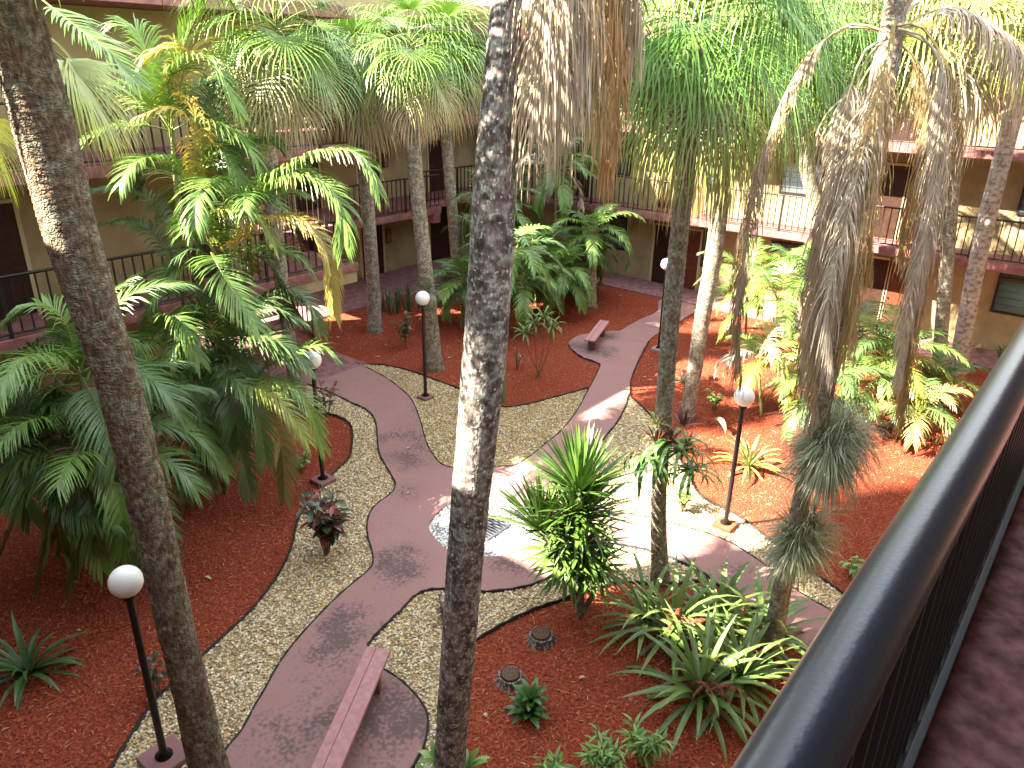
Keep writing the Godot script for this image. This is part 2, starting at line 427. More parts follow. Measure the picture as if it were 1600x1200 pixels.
func gravel_xf(polys: Array, per_m2: float, r0: float, r1: float, pal: Array, h: float, avoid: Array) -> Array:
	var xf := []; var cols := []
	for poly in polys:
		var bb := Rect2(poly[0], Vector2.ZERO)
		for p in poly: bb = bb.expand(p)
		for i in int(bb.get_area() * per_m2):
			var p := Vector2(rr(bb.position.x, bb.end.x), rr(bb.position.y, bb.end.y))
			if not Geometry2D.is_point_in_polygon(p, poly) or in_any(p, avoid): continue
			var r := rr(r0, r1)
			var b := Basis.from_euler(Vector3(rr(-0.5, 0.5), rr(0, TAU), rr(-0.5, 0.5))).scaled_local(Vector3(r * rr(0.9, 1.5), r * rr(0.6, 0.9), r))
			xf.append(Transform3D(b, Vector3(p.x, h + r * rr(0.1, 0.8), -p.y)))
			var c: Color = pal[rng.randi() % pal.size()]; var k := rr(0.85, 1.3)
			cols.append(Color(c.r * k, c.g * k, c.b * k))
	return [xf, cols]

func build_ground():
	# one sheet of dyed mulch out to beyond the blocks
	var mb := MB.new()
	mb.flat(PackedVector2Array([Vector2(-60, -60), Vector2(90, -60), Vector2(90, 90), Vector2(-60, 90)]), 0.0, Color.WHITE, 0.0)
	struct("ground", mb, M.mulch)
	var left_edge := [[430, 592], [480, 602], [518.7, 616], [548, 630.7], [569, 640], [582.7, 652], [588.5, 668], [590, 689], [593, 710.7], [604, 732], [616, 753], [618, 761], [612, 773], [593, 787], [580, 801], [574, 820], [575, 841], [581, 862], [583, 880], [577, 893], [543, 922], [510, 953], [467, 1000], [437, 1040], [413, 1083], [398, 1108], [378, 1145], [353, 1176], [328, 1225], [300, 1290]]
	var pad_edge := [[575, 1330], [600, 1280], [632, 1225], [647, 1198], [663, 1167], [669, 1133], [665, 1113], [650, 1090], [627, 1067], [598, 1048], [572, 1030]]
	var low_edge := [[574, 1012], [587, 995], [607, 975], [630, 953], [647, 935], [667, 925], [693, 923], [750, 927], [800, 923], [840, 913], [870, 898], [900, 872], [920, 859], [940, 854], [966, 853.5], [992, 858], [1015, 863], [1045, 873], [1071, 884], [1090, 892.5], [1131, 922], [1180, 955], [1232, 998], [1260, 1013], [1340, 1075], [1420, 1150]]
	var up_edge := [[1560, 1120], [1450, 1055], [1380, 1010], [1297, 957], [1267, 940], [1232, 917], [1200.6, 890.6], [1180, 875.6], [1155.6, 859.7], [1137, 849], [1109, 838], [1079, 829], [1045, 819], [1015, 812], [977.5, 805], [955, 801], [935, 788], [926, 765], [928, 735], [936, 705], [947, 683], [963, 663], [976.7, 638], [982, 620]]
	var east_edge := [[984, 617], [985.5, 596], [994, 573], [1005, 550], [1013.5, 534.5], [1026, 524], [1054, 510], [1069.5, 498], [1092, 481]]
	var west_edge := [[1032, 470], [1027.5, 488], [999.5, 501], [978.5, 513], [968, 519], [954, 519], [925, 522], [905, 526], [894, 532], [888, 541.5], [898, 552], [912, 561], [936, 570], [934, 582], [921, 608]]
	var bed_right := [[920, 609], [912, 625], [905, 638], [890, 660], [872, 680], [858, 691], [840, 706], [815.6, 724], [798.8, 730.6], [768.8, 732], [735, 734], [706.9, 733.4], [690, 728], [678.8, 715.6], [670, 702], [663, 683], [657, 660], [645, 630], [630, 613], [607, 595], [580, 580], [557, 570]]
	var top_left := [[545, 567], [527, 563], [470, 556], [430, 550]]
	var px := []
	for e in [left_edge, pad_edge, low_edge, up_edge, east_edge, west_edge, bed_right, top_left]: px += e
	PATH = smooth2(uv_poly(px), true, 3)
	# the round bed of white stones is cut out of the path
	var cc := uv_poly([[757, 823]])[0]; var rad := 0.0
	for q in [[664, 822], [759, 871], [765, 777.5], [801, 862]]: rad += cc.distance_to(uv_poly([q])[0]) * 0.25
	for k in 48: RING.append(cc + Vector2(cos(TAU * k / 48.0), sin(TAU * k / 48.0)) * rad * (1.0 + 0.02 * sin(k * 0.8)))
	mb = MB.new()
	for half in [PackedVector2Array([Vector2(-50, -50), Vector2(cc.x, -50), Vector2(cc.x, 60), Vector2(-50, 60)]), PackedVector2Array([Vector2(cc.x, -50), Vector2(80, -50), Vector2(80, 60), Vector2(cc.x, 60)])]:
		for piece in Geometry2D.intersect_polygons(PATH, half):
			for bit in Geometry2D.clip_polygons(piece, RING): mb.flat(bit, 0.045, Color.WHITE, 0.09, 1.0)
	struct("path", mb, M.path)
	# gravel beds
	var bed_left := smooth2(uv_poly(left_edge.slice(1) + [[150, 1290], [165, 1215], [180, 1193], [213, 1140], [247, 1093], [317, 1027], [360, 987], [400, 948], [437, 897], [457, 853], [461, 835], [466, 815], [478, 792], [502, 762], [526, 737], [540, 724], [548, 710.7], [551, 689], [550, 671], [542.7, 660], [526.7, 652], [509, 646.7], [485, 640]]), true, 3)
	var bed_top := smooth2(uv_poly(bed_right + [[600, 572], [640, 581], [677, 594], [717, 609], [750, 626], [780, 636], [800, 637], [833, 631], [867, 622], [900, 613]]), true, 3)
	var bed_east := smooth2(uv_poly(up_edge.slice(1) + [[996, 631], [1010, 644], [1032, 670], [1055, 705], [1075, 745], [1094, 776], [1131, 797], [1161, 814], [1176, 825], [1215, 855], [1263, 893], [1290, 910], [1315, 928], [1400, 985], [1470, 1030]]), true, 3)
	var bed_low := smooth2(uv_poly(pad_edge.slice(0, 10) + low_edge.slice(0, 21) + [[1105, 906], [1075, 912], [1030, 915], [970, 912], [920, 925], [870, 942], [837, 953], [800, 970], [767, 988], [742, 1006], [734, 1035], [733, 1065], [729, 1120], [722, 1160], [710, 1200], [690, 1260], [670, 1320]]), true, 3)
	for q in [bed_left, bed_top, bed_east, bed_low]:
		var best := PackedVector2Array(); var most := 0.0
		for z in Geometry2D.offset_polygon(q, 0.002):
			var ar := 0.0
			for i in z.size(): ar += z[i].cross(z[(i + 1) % z.size()]) * 0.5
			if ar > most or (-ar > most):
				most = absf(ar); best = z
		BEDS.append(best)
	var names := ["tan gravel bed along the shaded side of the winding path", "gravel bed between the two far branches of the path", "sunlit pale gravel bed on the far side of the right path", "gravel bed between the round junction and the tree stumps"]
	for i in 4:
		mb = MB.new(); mb.flat(BEDS[i], 0.004 + 0.0005 * i, Color.WHITE, 0.0, 1.0)
		struct("gravel_bed", mb, M.gravel)
	mb = MB.new(); mb.flat(RING, 0.006, Color.WHITE, 0.0, 1.0); struct("stone_circle_bed", mb, M.white_bed)
	var avoid := [PATH]
	var t0 := Color(0.42, 0.33, 0.2)
	var pal := [Color(0.52, 0.39, 0.21), Color(0.60, 0.50, 0.34), Color(0.38, 0.24, 0.10), Color(0.46, 0.31, 0.13), Color(0.66, 0.58, 0.44), t0, Color(0.28, 0.20, 0.12), Color(0.50, 0.39, 0.26)]
	var gx := gravel_xf([bed_left, bed_east, bed_low], 1500.0, 0.011, 0.022, pal, 0.004, avoid)
	var pal2 := [Color(0.44, 0.31, 0.15), Color(0.38, 0.24, 0.09), Color(0.5, 0.39, 0.22), Color(0.56, 0.50, 0.39), Color(0.40, 0.25, 0.09), Color(0.26, 0.19, 0.11)]
	var g2 := gravel_xf([bed_top], 1500.0, 0.011, 0.022, pal2, 0.004, avoid)
	gx[0].append_array(g2[0]); gx[1].append_array(g2[1])
	scatter("gravel", "tan and cream pebbles spread in the beds beside the path", "gravel", pebble_mesh(), M.stone, gx[0], gx[1])
	var gc := uv_poly([[757, 825]])[0]; var GRATE := PackedVector2Array([gc + Vector2(-0.33, -0.33), gc + Vector2(0.33, -0.33), gc + Vector2(0.33, 0.33), gc + Vector2(-0.33, 0.33)])
	var wx := gravel_xf([RING], 1700.0, 0.012, 0.026, [Color(0.68, 0.67, 0.64), Color(0.74, 0.73, 0.70), Color(0.60, 0.59, 0.56), Color(0.26, 0.25, 0.24), Color(0.64, 0.62, 0.57)], 0.006, [GRATE])
	scatter("white_stones", "white and grey stones filling the round bed about the drain", "stones", pebble_mesh(), M.stone, wx[0], wx[1])
	# mulch shreds
	var chip := MB.new()
	for q in [[0.0, 0.0], [0.35, 0.5]]:
		chip.ribbon(PackedVector3Array([Vector3(-0.035, 0.002, q[0] * 0.02), Vector3(0.0, 0.009, 0.003), Vector3(0.035, 0.001 + q[1] * 0.01, 0.0)]), PackedFloat32Array([0.003, 0.008, 0.002]), Vector3(0, q[1], 1).normalized(), Color.WHITE, Color.WHITE)
	var solid := [PATH] + BEDS + [PackedVector2Array([Vector2(-9, 14.4), Vector2(11.9, 14.4), Vector2(11.9, 18.5), Vector2(22.7, 18.5), Vector2(22.7, -9), Vector2(40, -9), Vector2(40, 40), Vector2(-9, 40)])]
	var xf := []; var cols := []
	var red := [Color(0.40, 0.080, 0.034), Color(0.34, 0.060, 0.026), Color(0.46, 0.120, 0.054), Color(0.28, 0.048, 0.022), Color(0.50, 0.20, 0.10), Color(0.38, 0.072, 0.030)]
	for i in 150000:
		var p := Vector2(rr(0.3, 22.8), rr(0.3, 18.6))
		var near := p.length()
		if rng.randf() > clampf(11.0 / near, 0.3, 1.0): continue
		if in_any(p, solid): continue
		var c: Color = red[rng.randi() % red.size()]; var k := rr(0.7, 1.2)
		if rng.randf() < 0.012: c = Color(0.45, 0.36, 0.24)
		xf.append(Transform3D(Basis.from_euler(Vector3(rr(-0.5, 0.5), rr(0, TAU), rr(-0.35, 0.35))).scaled_local(Vector3(rr(0.5, 1.25), rr(0.6, 2.0), rr(0.7, 1.6))), Vector3(p.x, rr(0.0, 0.014), -p.y)))
		cols.append(Color(c.r * k, c.g * k, c.b * k))
	var cm := leaf_mat(0.85, Color(0.0, 0.0, 0.0)); cm.backlight_enabled = false
	scatter("mulch_shreds", "shredded red bark mulch covering the planting beds", "mulch", chip.mesh(Vector3.ZERO), cm, xf, cols)
	# black edging strips
	var eds := [[left_edge.slice(1), "black edging between the winding path and the shaded gravel bed"], [[[509, 646.7], [526.7, 652], [542.7, 660], [550, 671], [551, 689], [548, 710.7], [540, 724], [526, 737], [502, 762], [478, 792], [466, 815], [461, 835], [457, 853], [437, 897], [400, 948], [360, 987], [317, 1027], [247, 1093], [213, 1140], [180, 1193], [165, 1215]], "black edging between the shaded gravel and the dark red mulch"],
		[bed_right, "black edging round the gravel bed where the two far paths fork"], [[[557, 570], [600, 572], [640, 581], [677, 594], [717, 609], [750, 626], [780, 636], [800, 637], [833, 631], [867, 622], [900, 613], [921, 607]], "black edging between the far fork gravel and the mulch behind it"],
		[up_edge.slice(1) + east_edge.slice(0, 5), "black edging along the far side of the right path"], [[[984, 620], [996, 631], [1010, 644], [1032, 670], [1055, 705], [1075, 745], [1094, 776], [1131, 797], [1161, 814], [1176, 825], [1215, 855], [1263, 893], [1290, 910], [1315, 928], [1400, 985]], "black edging between the sunlit gravel and the sunlit mulch"],
		[pad_edge.slice(1, 10), "black edging round the bench pad"], [low_edge.slice(0, 24), "black edging along the near side of the round junction"], [[[1105, 906], [1075, 912], [1030, 915], [970, 912], [920, 925], [870, 942], [837, 953], [800, 970], [767, 988], [742, 1006], [734, 1035], [733, 1065], [729, 1120], [722, 1160], [710, 1200], [695, 1240]], "black edging between the near gravel and the mulch with stumps"],
		[[[888, 541], [898, 552], [912, 561], [936, 570], [934, 582], [921, 608]], "black edging round the pad under the small far bench"]]
	for e in eds:
		var line := smooth2(uv_poly(e[0]), false, 5)
		var o := thing("garden_edging", e[1], "edging", Vector3(line[0].x, 0, -line[0].y), "black garden edging strips")
		edging(o, line)
	# ground walks of the blocks
	mb = MB.new(); mb.flat(PackedVector2Array([Vector2(-9, 14.55), Vector2(11.9, 14.55), Vector2(11.9, 18.55), Vector2(22.72, 18.55), Vector2(22.72, -9), Vector2(24.36, -9), Vector2(24.36, 21.32), Vector2(-9, 21.32)]), 0.05, Color.WHITE, 0.1, 1.0)
	struct("walkway", mb, M.walk)

# ---------------------------------------------------------------- buildings
var bal: ArrayMesh; var post: ArrayMesh

func railing(b: Node3D, a: Vector3, e: Vector3, sp := 0.19):
	var d := e - a; var ln := d.length(); d = d / ln; var turn := atan2(-d.z, d.x)
	var rail := MB.new(); var sd := Vector3(-d.z, 0, d.x)
	var mk := func(y0: float, y1: float, w: float):
		var p := PackedVector3Array([a + Vector3(0, (y0 + y1) * 0.5, 0), e + Vector3(0, (y0 + y1) * 0.5, 0)])
		var s := rail.v.size(); var up := Vector3(0, (y1 - y0) * 0.5, 0)
		for q in p:
			for k in [[-1, -1], [1, -1], [1, 1], [-1, 1]]: rail.vert(q + sd * w * k[0] + up * k[1], (sd * k[0] + Vector3.UP * k[1]).normalized(), Color.WHITE)
		for k in 4: rail.quad(s + k, s + (k + 1) % 4, s + 4 + (k + 1) % 4, s + 4 + k)
		rail.quad(s, s + 1, s + 2, s + 3); rail.quad(s + 4, s + 5, s + 6, s + 7)
	mk.call(1.06, 1.105, 0.03); mk.call(0.065, 0.1, 0.018)
	var r := part(b, "railing", rail, M.rail)
	var n := int(ln / sp)
	for i in n + 1:
		var p := a + d * (ln * i / n)
		if i % 9 == 0: put(r, "post", post, M.rail, p, turn)
		else: put(r, "baluster", bal, M.rail, p, turn)

func door(b: Node3D, c: Vector3, nrm: Vector3, m: Material, w := 0.95, hgt := 2.08):        # c: middle of the sill on the wall face
	var s := Vector3(-nrm.z, 0, nrm.x)
	var o := bx(b, "door", c - s * w * 0.5 + nrm * 0.012, c + s * w * 0.5 + nrm * 0.045 + Vector3(0, hgt, 0), m)
	for k in [-1.0, 1.0]: bx(o, "jamb", c + s * k * (w * 0.5 + 0.002) + nrm * 0.004, c + s * k * (w * 0.5 + 0.075) + nrm * 0.07 + Vector3(0, hgt + 0.07, 0), M.jamb)
	bx(o, "lintel", c - s * (w * 0.5 + 0.001) + Vector3(0, hgt + 0.003, 0) + nrm * 0.006, c + s * (w * 0.5 + 0.001) + nrm * 0.068 + Vector3(0, hgt + 0.068, 0), M.jamb)
	var hb := MB.new(); var hp := c + s * (w * 0.40) + nrm * 0.05 + Vector3(0, 1.0, 0)
	hb.tube(PackedVector3Array([hp, hp + nrm * 0.05, hp + nrm * 0.06]), PackedFloat32Array([0.015, 0.028, 0.012]), 8, Color.WHITE)
	part(o, "handle", hb, M.metal)

func window(b: Node3D, c: Vector3, nrm: Vector3, w: float, hgt: float, slats: int):
	var s := Vector3(-nrm.z, 0, nrm.x)
	var o := bx(b, "window", c - s * w * 0.5 + nrm * 0.003, c + s * w * 0.5 + nrm * 0.010 + Vector3(0, hgt, 0), M.dark_glass)
	for k in [-1.0, 1.0]: bx(o, "frame", c + s * k * (w * 0.5) + nrm * 0.002, c + s * k * (w * 0.5 + 0.05) + nrm * 0.06 + Vector3(0, hgt, 0), M.rail)
	for y in [-0.05, hgt]: bx(o, "frame", c - s * (w * 0.5 + 0.05) + Vector3(0, y, 0) + nrm * 0.002, c + s * (w * 0.5 + 0.05) + nrm * 0.062 + Vector3(0, y + 0.05, 0), M.rail)
	for i in slats:
		var y := hgt * (i + 0.08) / slats
		var mb := MB.new(); var p := c + Vector3(0, y, 0)
		var q := [p - s * (w * 0.5 - 0.004) + nrm * 0.045, p + s * (w * 0.5 - 0.004) + nrm * 0.045, p + s * (w * 0.5 - 0.004) + nrm * 0.014 + Vector3(0, hgt / slats * 0.93, 0), p - s * (w * 0.5 - 0.004) + nrm * 0.014 + Vector3(0, hgt / slats * 0.93, 0)]
		for z in q: mb.vert(z, (nrm + Vector3.UP * 0.3).normalized(), Color.WHITE)
		mb.quad(0, 1, 2, 3); part(o, "louvre", mb, M.louvre)

func sconce(b: Node3D, c: Vector3, nrm: Vector3):
	var s := Vector3(-nrm.z, 0, nrm.x)
	var o := bx(b, "wall_lamp", c - s * 0.11 + nrm * 0.004, c + s * 0.11 + nrm * 0.12 + Vector3(0, 0.5, 0), M.redbox, 0.01)  # reddish wall lamp by the door, a plain unlit box
	bx(o, "cover", c - s * 0.08 + nrm * 0.1205 + Vector3(0, 0.05, 0), c + s * 0.08 + nrm * 0.135 + Vector3(0, 0.3, 0), M.fascia, 0.004)

func slab(b: Node3D, lo: Vector3, hi: Vector3, called := "gallery_slab"):
	bx(b, called, lo, hi, M.fascia, 0.006)

func build_blocks():
	var mb := MB.new(); mb.box(Vector3(-0.013, 0.08, -0.013), Vector3(0.013, 1.07, 0.013)); bal = mb.mesh(Vector3.ZERO)
	mb = MB.new(); mb.box(Vector3(-0.028, 0.0, -0.028), Vector3(0.028, 1.07, 0.028)); post = mb.mesh(Vector3.ZERO)
	var F := [0.05, 2.75, 5.5]; var TH := 0.2
	# --- left block: galleries face us along v = 14.5
	var b := thing("apartment_block", "shaded cream apartment block with open stair at its end behind the tall sabal palms", "building", W(2, 16))
	for lv in [1, 2]:
		slab(b, W(-9, 14.5, F[lv] - TH), W(11.8, 15.93, F[lv]))
		if lv == 1: bx(b, "slab_beam", W(7.5, 14.54, F[lv] - TH - 0.28), W(11.76, 14.74, F[lv] - TH - 0.001), M.wall)
		bx(b, "soffit", W(-9, 14.76, F[lv] - TH - 0.03), W(11.7, 15.89, F[lv] - TH - 0.001), M.wall)
		railing(b, W(-1.0, 14.56, F[lv]), W(11.74, 14.56, F[lv]))
		slab(b, W(10.06, 15.934, F[lv] - TH + 0.002), W(11.8, 16.4, F[lv] - 0.003), "stair_landing")
	for lv in 3:
		var top: float = (F[lv + 1] - TH) if lv < 2 else 8.16
		var u1 := 10.0 if lv > 0 else 8.2
		bx(b, "wall", W(-9, 15.9 if lv > 0 else 16.0, F[lv] + 0.002), W(u1, 19.5, top - 0.002), M.wall)
		bx(b, "skirting", W(-9, 15.875, F[lv] + 0.001), W(u1 - 0.01, 15.899, F[lv] + 0.12), M.fascia)
	door(b, W(4.55, 15.9, F[1]), Vector3(0, 0, 1), M.door_dark); door(b, W(1.8, 15.9, F[2]), Vector3(0, 0, 1), M.door_dark)
	door(b, W(8.7, 15.9, F[1]), Vector3(0, 0, 1), M.door_dark)
	bx(b, "stair_wall", W(10.2, 19.3, 0.06), W(11.8, 19.5, 8.15), M.wall)
	slab(b, W(-9, 14.42, 8.17), W(11.9, 19.6, 8.42), "roof_slab"); bx(b, "parapet", W(-9, 14.45, 8.421), W(11.87, 14.75, 8.65), M.wall)
	# stair between the first and second galleries
	for s in 2:
		var y0: float = [0.05, 2.75][s]; var y1: float = [2.75, 5.5][s]
		for k in 14:
			var t := float(k) / 14.0; var yy := lerpf(y0, y1, (k + 1) / 14.0)
			bx(b, "stair_tread", W(10.155, 16.5 + t * 2.6 + 0.26, yy - 0.06), W(11.67, 16.5 + t * 2.6, yy), M.fascia)
	for s in 2:
		var y0: float = [0.05, 2.75][s]; var y1: float = [2.75, 5.5][s]
		for u in [10.08, 11.68]:
			var m2 := MB.new(); var q := [W(u, 16.4, y0 - 0.1), W(u, 19.2, y1 - 0.1), W(u, 19.2, y1 + 0.2), W(u, 16.4, y0 + 0.2)]
			for dx in [0.0, 0.07]:
				var i0 := m2.v.size()
				for z in q: m2.vert(z + Vector3(dx, 0, 0), Vector3(-1 if dx == 0.0 else 1, 0, 0), Color.WHITE)
				m2.quad(i0, i0 + 1, i0 + 2, i0 + 3)
			m2.quad(3, 2, 6, 7); m2.quad(0, 1, 5, 4)
			part(b, "stair_stringer", m2, M.fascia)
			for k in 14:
				var t := (k + 0.5) / 14.0
				put(b, "stair_baluster", bal, M.rail, W(u + 0.035, 16.4 + 2.8 * t, lerpf(y0, y1, t) + 0.12))
	# --- far block, stepped back
	b = thing("apartment_block", "darkest apartment block set back in the far corner with stepped galleries", "building", W(17, 21))
	for lv in [1, 2]:
		slab(b, W(11.95, 18.6, F[lv] - TH), W(18.9, 21.29, F[lv])); bx(b, "soffit", W(11.96, 18.64, F[lv] - TH - 0.03), W(18.54, 21.28, F[lv] - TH - 0.001), M.wall); bx(b, "soffit", W(18.87, 19.54, F[lv] - TH - 0.028), W(22.9, 21.28, F[lv] - TH + 0.001), M.wall)
		slab(b, W(18.903, 19.5, F[lv] - TH + 0.002), W(23.0, 21.29, F[lv] - 0.002))
		bx(b, "gallery_beam", W(18.55, 18.62, F[lv] - TH - 0.32), W(18.86, 21.28, F[lv] - TH - 0.002), M.fascia)
		railing(b, W(12.1, 18.67, F[lv]), W(18.85, 18.67, F[lv])); railing(b, W(18.98, 19.57, F[lv]), W(22.9, 19.57, F[lv]))
	for lv in 3:
		var top: float = (F[lv + 1] - TH) if lv < 2 else 8.16
		bx(b, "wall", W(11.95, 21.3, F[lv] + 0.002), W(24.3, 23, top - 0.002), M.wall)
		door(b, W(18.0, 21.3, F[lv]), Vector3(0, 0, 1), M.door_dark, 1.0); door(b, W(21.6, 21.3, F[lv]), Vector3(0, 0, 1), M.door_dark, 1.3)
		door(b, W(15.4, 21.3, F[lv]), Vector3(0, 0, 1), M.door_dark)
		sconce(b, W(18.78, 21.3, F[lv] + 1.1), Vector3(0, 0, 1)); window(b, W(13.6, 21.3, F[lv] + 0.95), Vector3(0, 0, 1), 1.2, 1.1, 8)
	bx(b, "wall_pier", W(20.35, 21.0, 0.052), W(20.6, 21.299, 8.15), M.wall)
	slab(b, W(11.95, 17.3, 8.17), W(22.4, 23.2, 8.42), "roof_slab"); bx(b, "soffit", W(11.96, 17.35, 8.14), W(22.3, 21.29, 8.169), M.wall); bx(b, "parapet", W(11.95, 17.33, 8.421), W(22.35, 17.63, 9.0), M.wall)  # roof edge drawn forward, unseen, to deepen the shade on this block
	# --- right block: galleries face left along u = 23
	b = thing("apartment_block", "sunlit cream apartment block with pink gallery edges behind the drooping dead fronds", "building", W(25, 9))
	for lv in [1, 2]:
		slab(b, W(23.03, -9, F[lv] - TH), W(24.34, 21.28, F[lv])); bx(b, "soffit", W(23.07, -8.9, F[lv] - TH - 0.03), W(24.33, 19.4, F[lv] - TH - 0.001), M.wall)
		railing(b, W(23.1, -2.0, F[lv]), W(23.1, 19.45, F[lv]))
	for lv in 3:
		var top: float = (F[lv + 1] - TH) if lv < 2 else 8.16
		bx(b, "wall", W(24.35, -9, F[lv] + 0.002), W(26, 21.28, top - 0.002), M.wall)
		var nr := Vector3(-1, 0, 0)
		door(b, W(24.35, 12.75, F[lv]), nr, M.door_dark, 0.9); door(b, W(24.35, 11.85, F[lv]), nr, M.door_red, 0.85)
		window(b, W(24.35, 11.0, F[lv] + 0.95), nr, 0.7, 1.15, 7)
		door(b, W(24.35, 5.75, F[lv]), nr, M.door_dark, 0.9); door(b, W(24.35, 4.9, F[lv]), nr, M.door_red, 0.7)
		window(b, W(24.35, 1.95, F[lv] + 1.15), nr, 1.0, 1.15, 6)
		window(b, W(24.35, 8.3, F[lv] + 1.0), nr, 1.2, 1.1, 7)
		door(b, W(24.35, 16.6, F[lv]), nr, M.door_dark, 0.95); window(b, W(24.35, 15.0, F[lv] + 1.0), nr, 1.1, 1.1, 7)
	slab(b, W(23.2, -9, 8.17), W(26.2, 23.2, 8.42), "roof_slab"); bx(b, "parapet", W(23.25, -9, 8.421), W(23.55, 23.1, 9.2), M.wall)
	# --- the block that closes the courtyard on the left, out of view, whose shade lies over the near beds
	b = thing("apartment_block", "cream apartment block closing the courtyard at the viewer's end of the gallery", "building", W(-3, 7))
	for lv in 3:
		bx(b, "wall", W(-6, 0.3, F[lv] + 0.002), W(-1.9, 14.3, 8.16 if lv == 2 else F[lv + 1] - TH - 0.002), M.wall)
		if lv > 0: slab(b, W(-1.898, 0.3, F[lv] - TH), W(-0.6, 14.3, F[lv]))
		for v in [3.0, 7.0, 11.0]: door(b, W(-1.9, v, F[lv]), Vector3(1, 0, 0), M.door_dark)
	slab(b, W(-6.2, 0.2, 8.17), W(-0.5, 14.4, 8.42), "roof_slab"); bx(b, "parapet", W(-0.83, 3.62, 8.421), W(-0.53, 14.35, 8.85), M.wall); bx(b, "added_shade_tower", W(-4, 0.3, 8.421), W(-0.53, 3.6, 10.6), M.wall)  # tower: unseen box added on the roof to shade the near gallery
	# --- near block: the gallery we stand on
	b = thing("apartment_block", "near gallery with dusty red floor and thick dark handrail beside the viewer", "building", W(6, -0.7))
	bx(b, "gallery_floor", W(-6, 0.17, 5.3), W(22.9, -1.7, 5.5), M.floor)
	bx(b, "slab_lip", W(-6, 0.19, 5.26), W(22.9, 0.083, 5.545), M.lip)
	bx(b, "wall", W(-6, -1.7, 5.502), W(22.9, -1.9, 8.15), M.wall)
	bx(b, "lower_wall", W(-6, -1.7, 0.0), W(22.9, -1.9, 5.29), M.wall)
	slab(b, W(-6, 0.1, 8.17), W(22.9, -4, 8.42), "roof_slab")
	for q in [[7.0, 0], [12.0, 0]]: door(b, W(q[0], -1.7, 5.5), Vector3(0, 0, -1), M.door_dark)
	var pipe := MB.new(); var pp := PackedVector3Array(); var pr := PackedFloat32Array()
	for i in 121:
		pp.append(W(-4.0 + i * 0.22, 0.135 + 0.0015 * sin(i * 0.9), 6.58 + 0.001 * sin(i * 0.6))); pr.append(0.047)
	pipe.tube(pp, pr, 32, Color.WHITE, 4.0)
	var r := part(b, "handrail", pipe, M.handrail)
	var nb := MB.new(); nb.box(Vector3(-0.008, 5.6, -0.012), Vector3(0.008, 6.56, 0.012)); var nbm := nb.mesh(Vector3.ZERO)
	for i in 120:
		put(r, "baluster", nbm, M.rail_near, W(-0.3 + i * 0.13, 0.118, 0.0))
	bx(r, "bottom_rail", W(-4, 0.10, 5.62), W(22, 0.136, 5.645), M.rail_near)

# ---------------------------------------------------------------- street furniture
func lamp(x: float, y: float, label: String, plinth: float, pm: Material):
	var p := G(x, y, 0.02); p.y = 0.0
	var o := thing("globe_lamp", label, "lamp", p, "globe lamps along the garden path")
	bx(o, "plinth", p + Vector3(-plinth, -0.02, -plinth), p + Vector3(plinth, 0.09, plinth), pm, 0.012)
	var mb := MB.new()
	mb.tube(PackedVector3Array([p + Vector3(0, 0.09, 0), p + Vector3(0, 0.105, 0), p + Vector3(0, 0.12, 0), p + Vector3(0, 0.16, 0)]), PackedFloat32Array([0.095, 0.095, 0.06, 0.044]), 18, Color.WHITE)
	part(o, "flange", mb, M.rail_near)
	mb = MB.new(); mb.tube(PackedVector3Array([p + Vector3(0, 0.13, 0), p + Vector3(0, 1.2, 0), p + Vector3(0, 2.27, 0)]), PackedFloat32Array([0.04, 0.039, 0.038]), 18, Color.WHITE)
	part(o, "pole", mb, M.rail_near)
	mb = MB.new(); mb.tube(PackedVector3Array([p + Vector3(0, 2.24, 0), p + Vector3(0, 2.26, 0), p + Vector3(0, 2.31, 0), p + Vector3(0, 2.33, 0)]), PackedFloat32Array([0.042, 0.06, 0.075, 0.07]), 18, Color.WHITE)
	part(o, "collar", mb, M.rail_near)
	mb = MB.new(); var pts := PackedVector3Array(); var rs := PackedFloat32Array()
	for i in 25:
		var a := PI * (0.1 + 0.9 * i / 24.0); pts.append(p + Vector3(0, 2.46 - cos(a) * 0.163, 0)); rs.append(maxf(0.0008, sin(a) * 0.163))
	mb.tube(pts, rs, 36, Color.WHITE, 1.0, false)
	for i in mb.v.size(): mb.n[i] = (mb.v[i] - p - Vector3(0, 2.46, 0)).normalized()
	part(o, "globe", mb, M.globe)

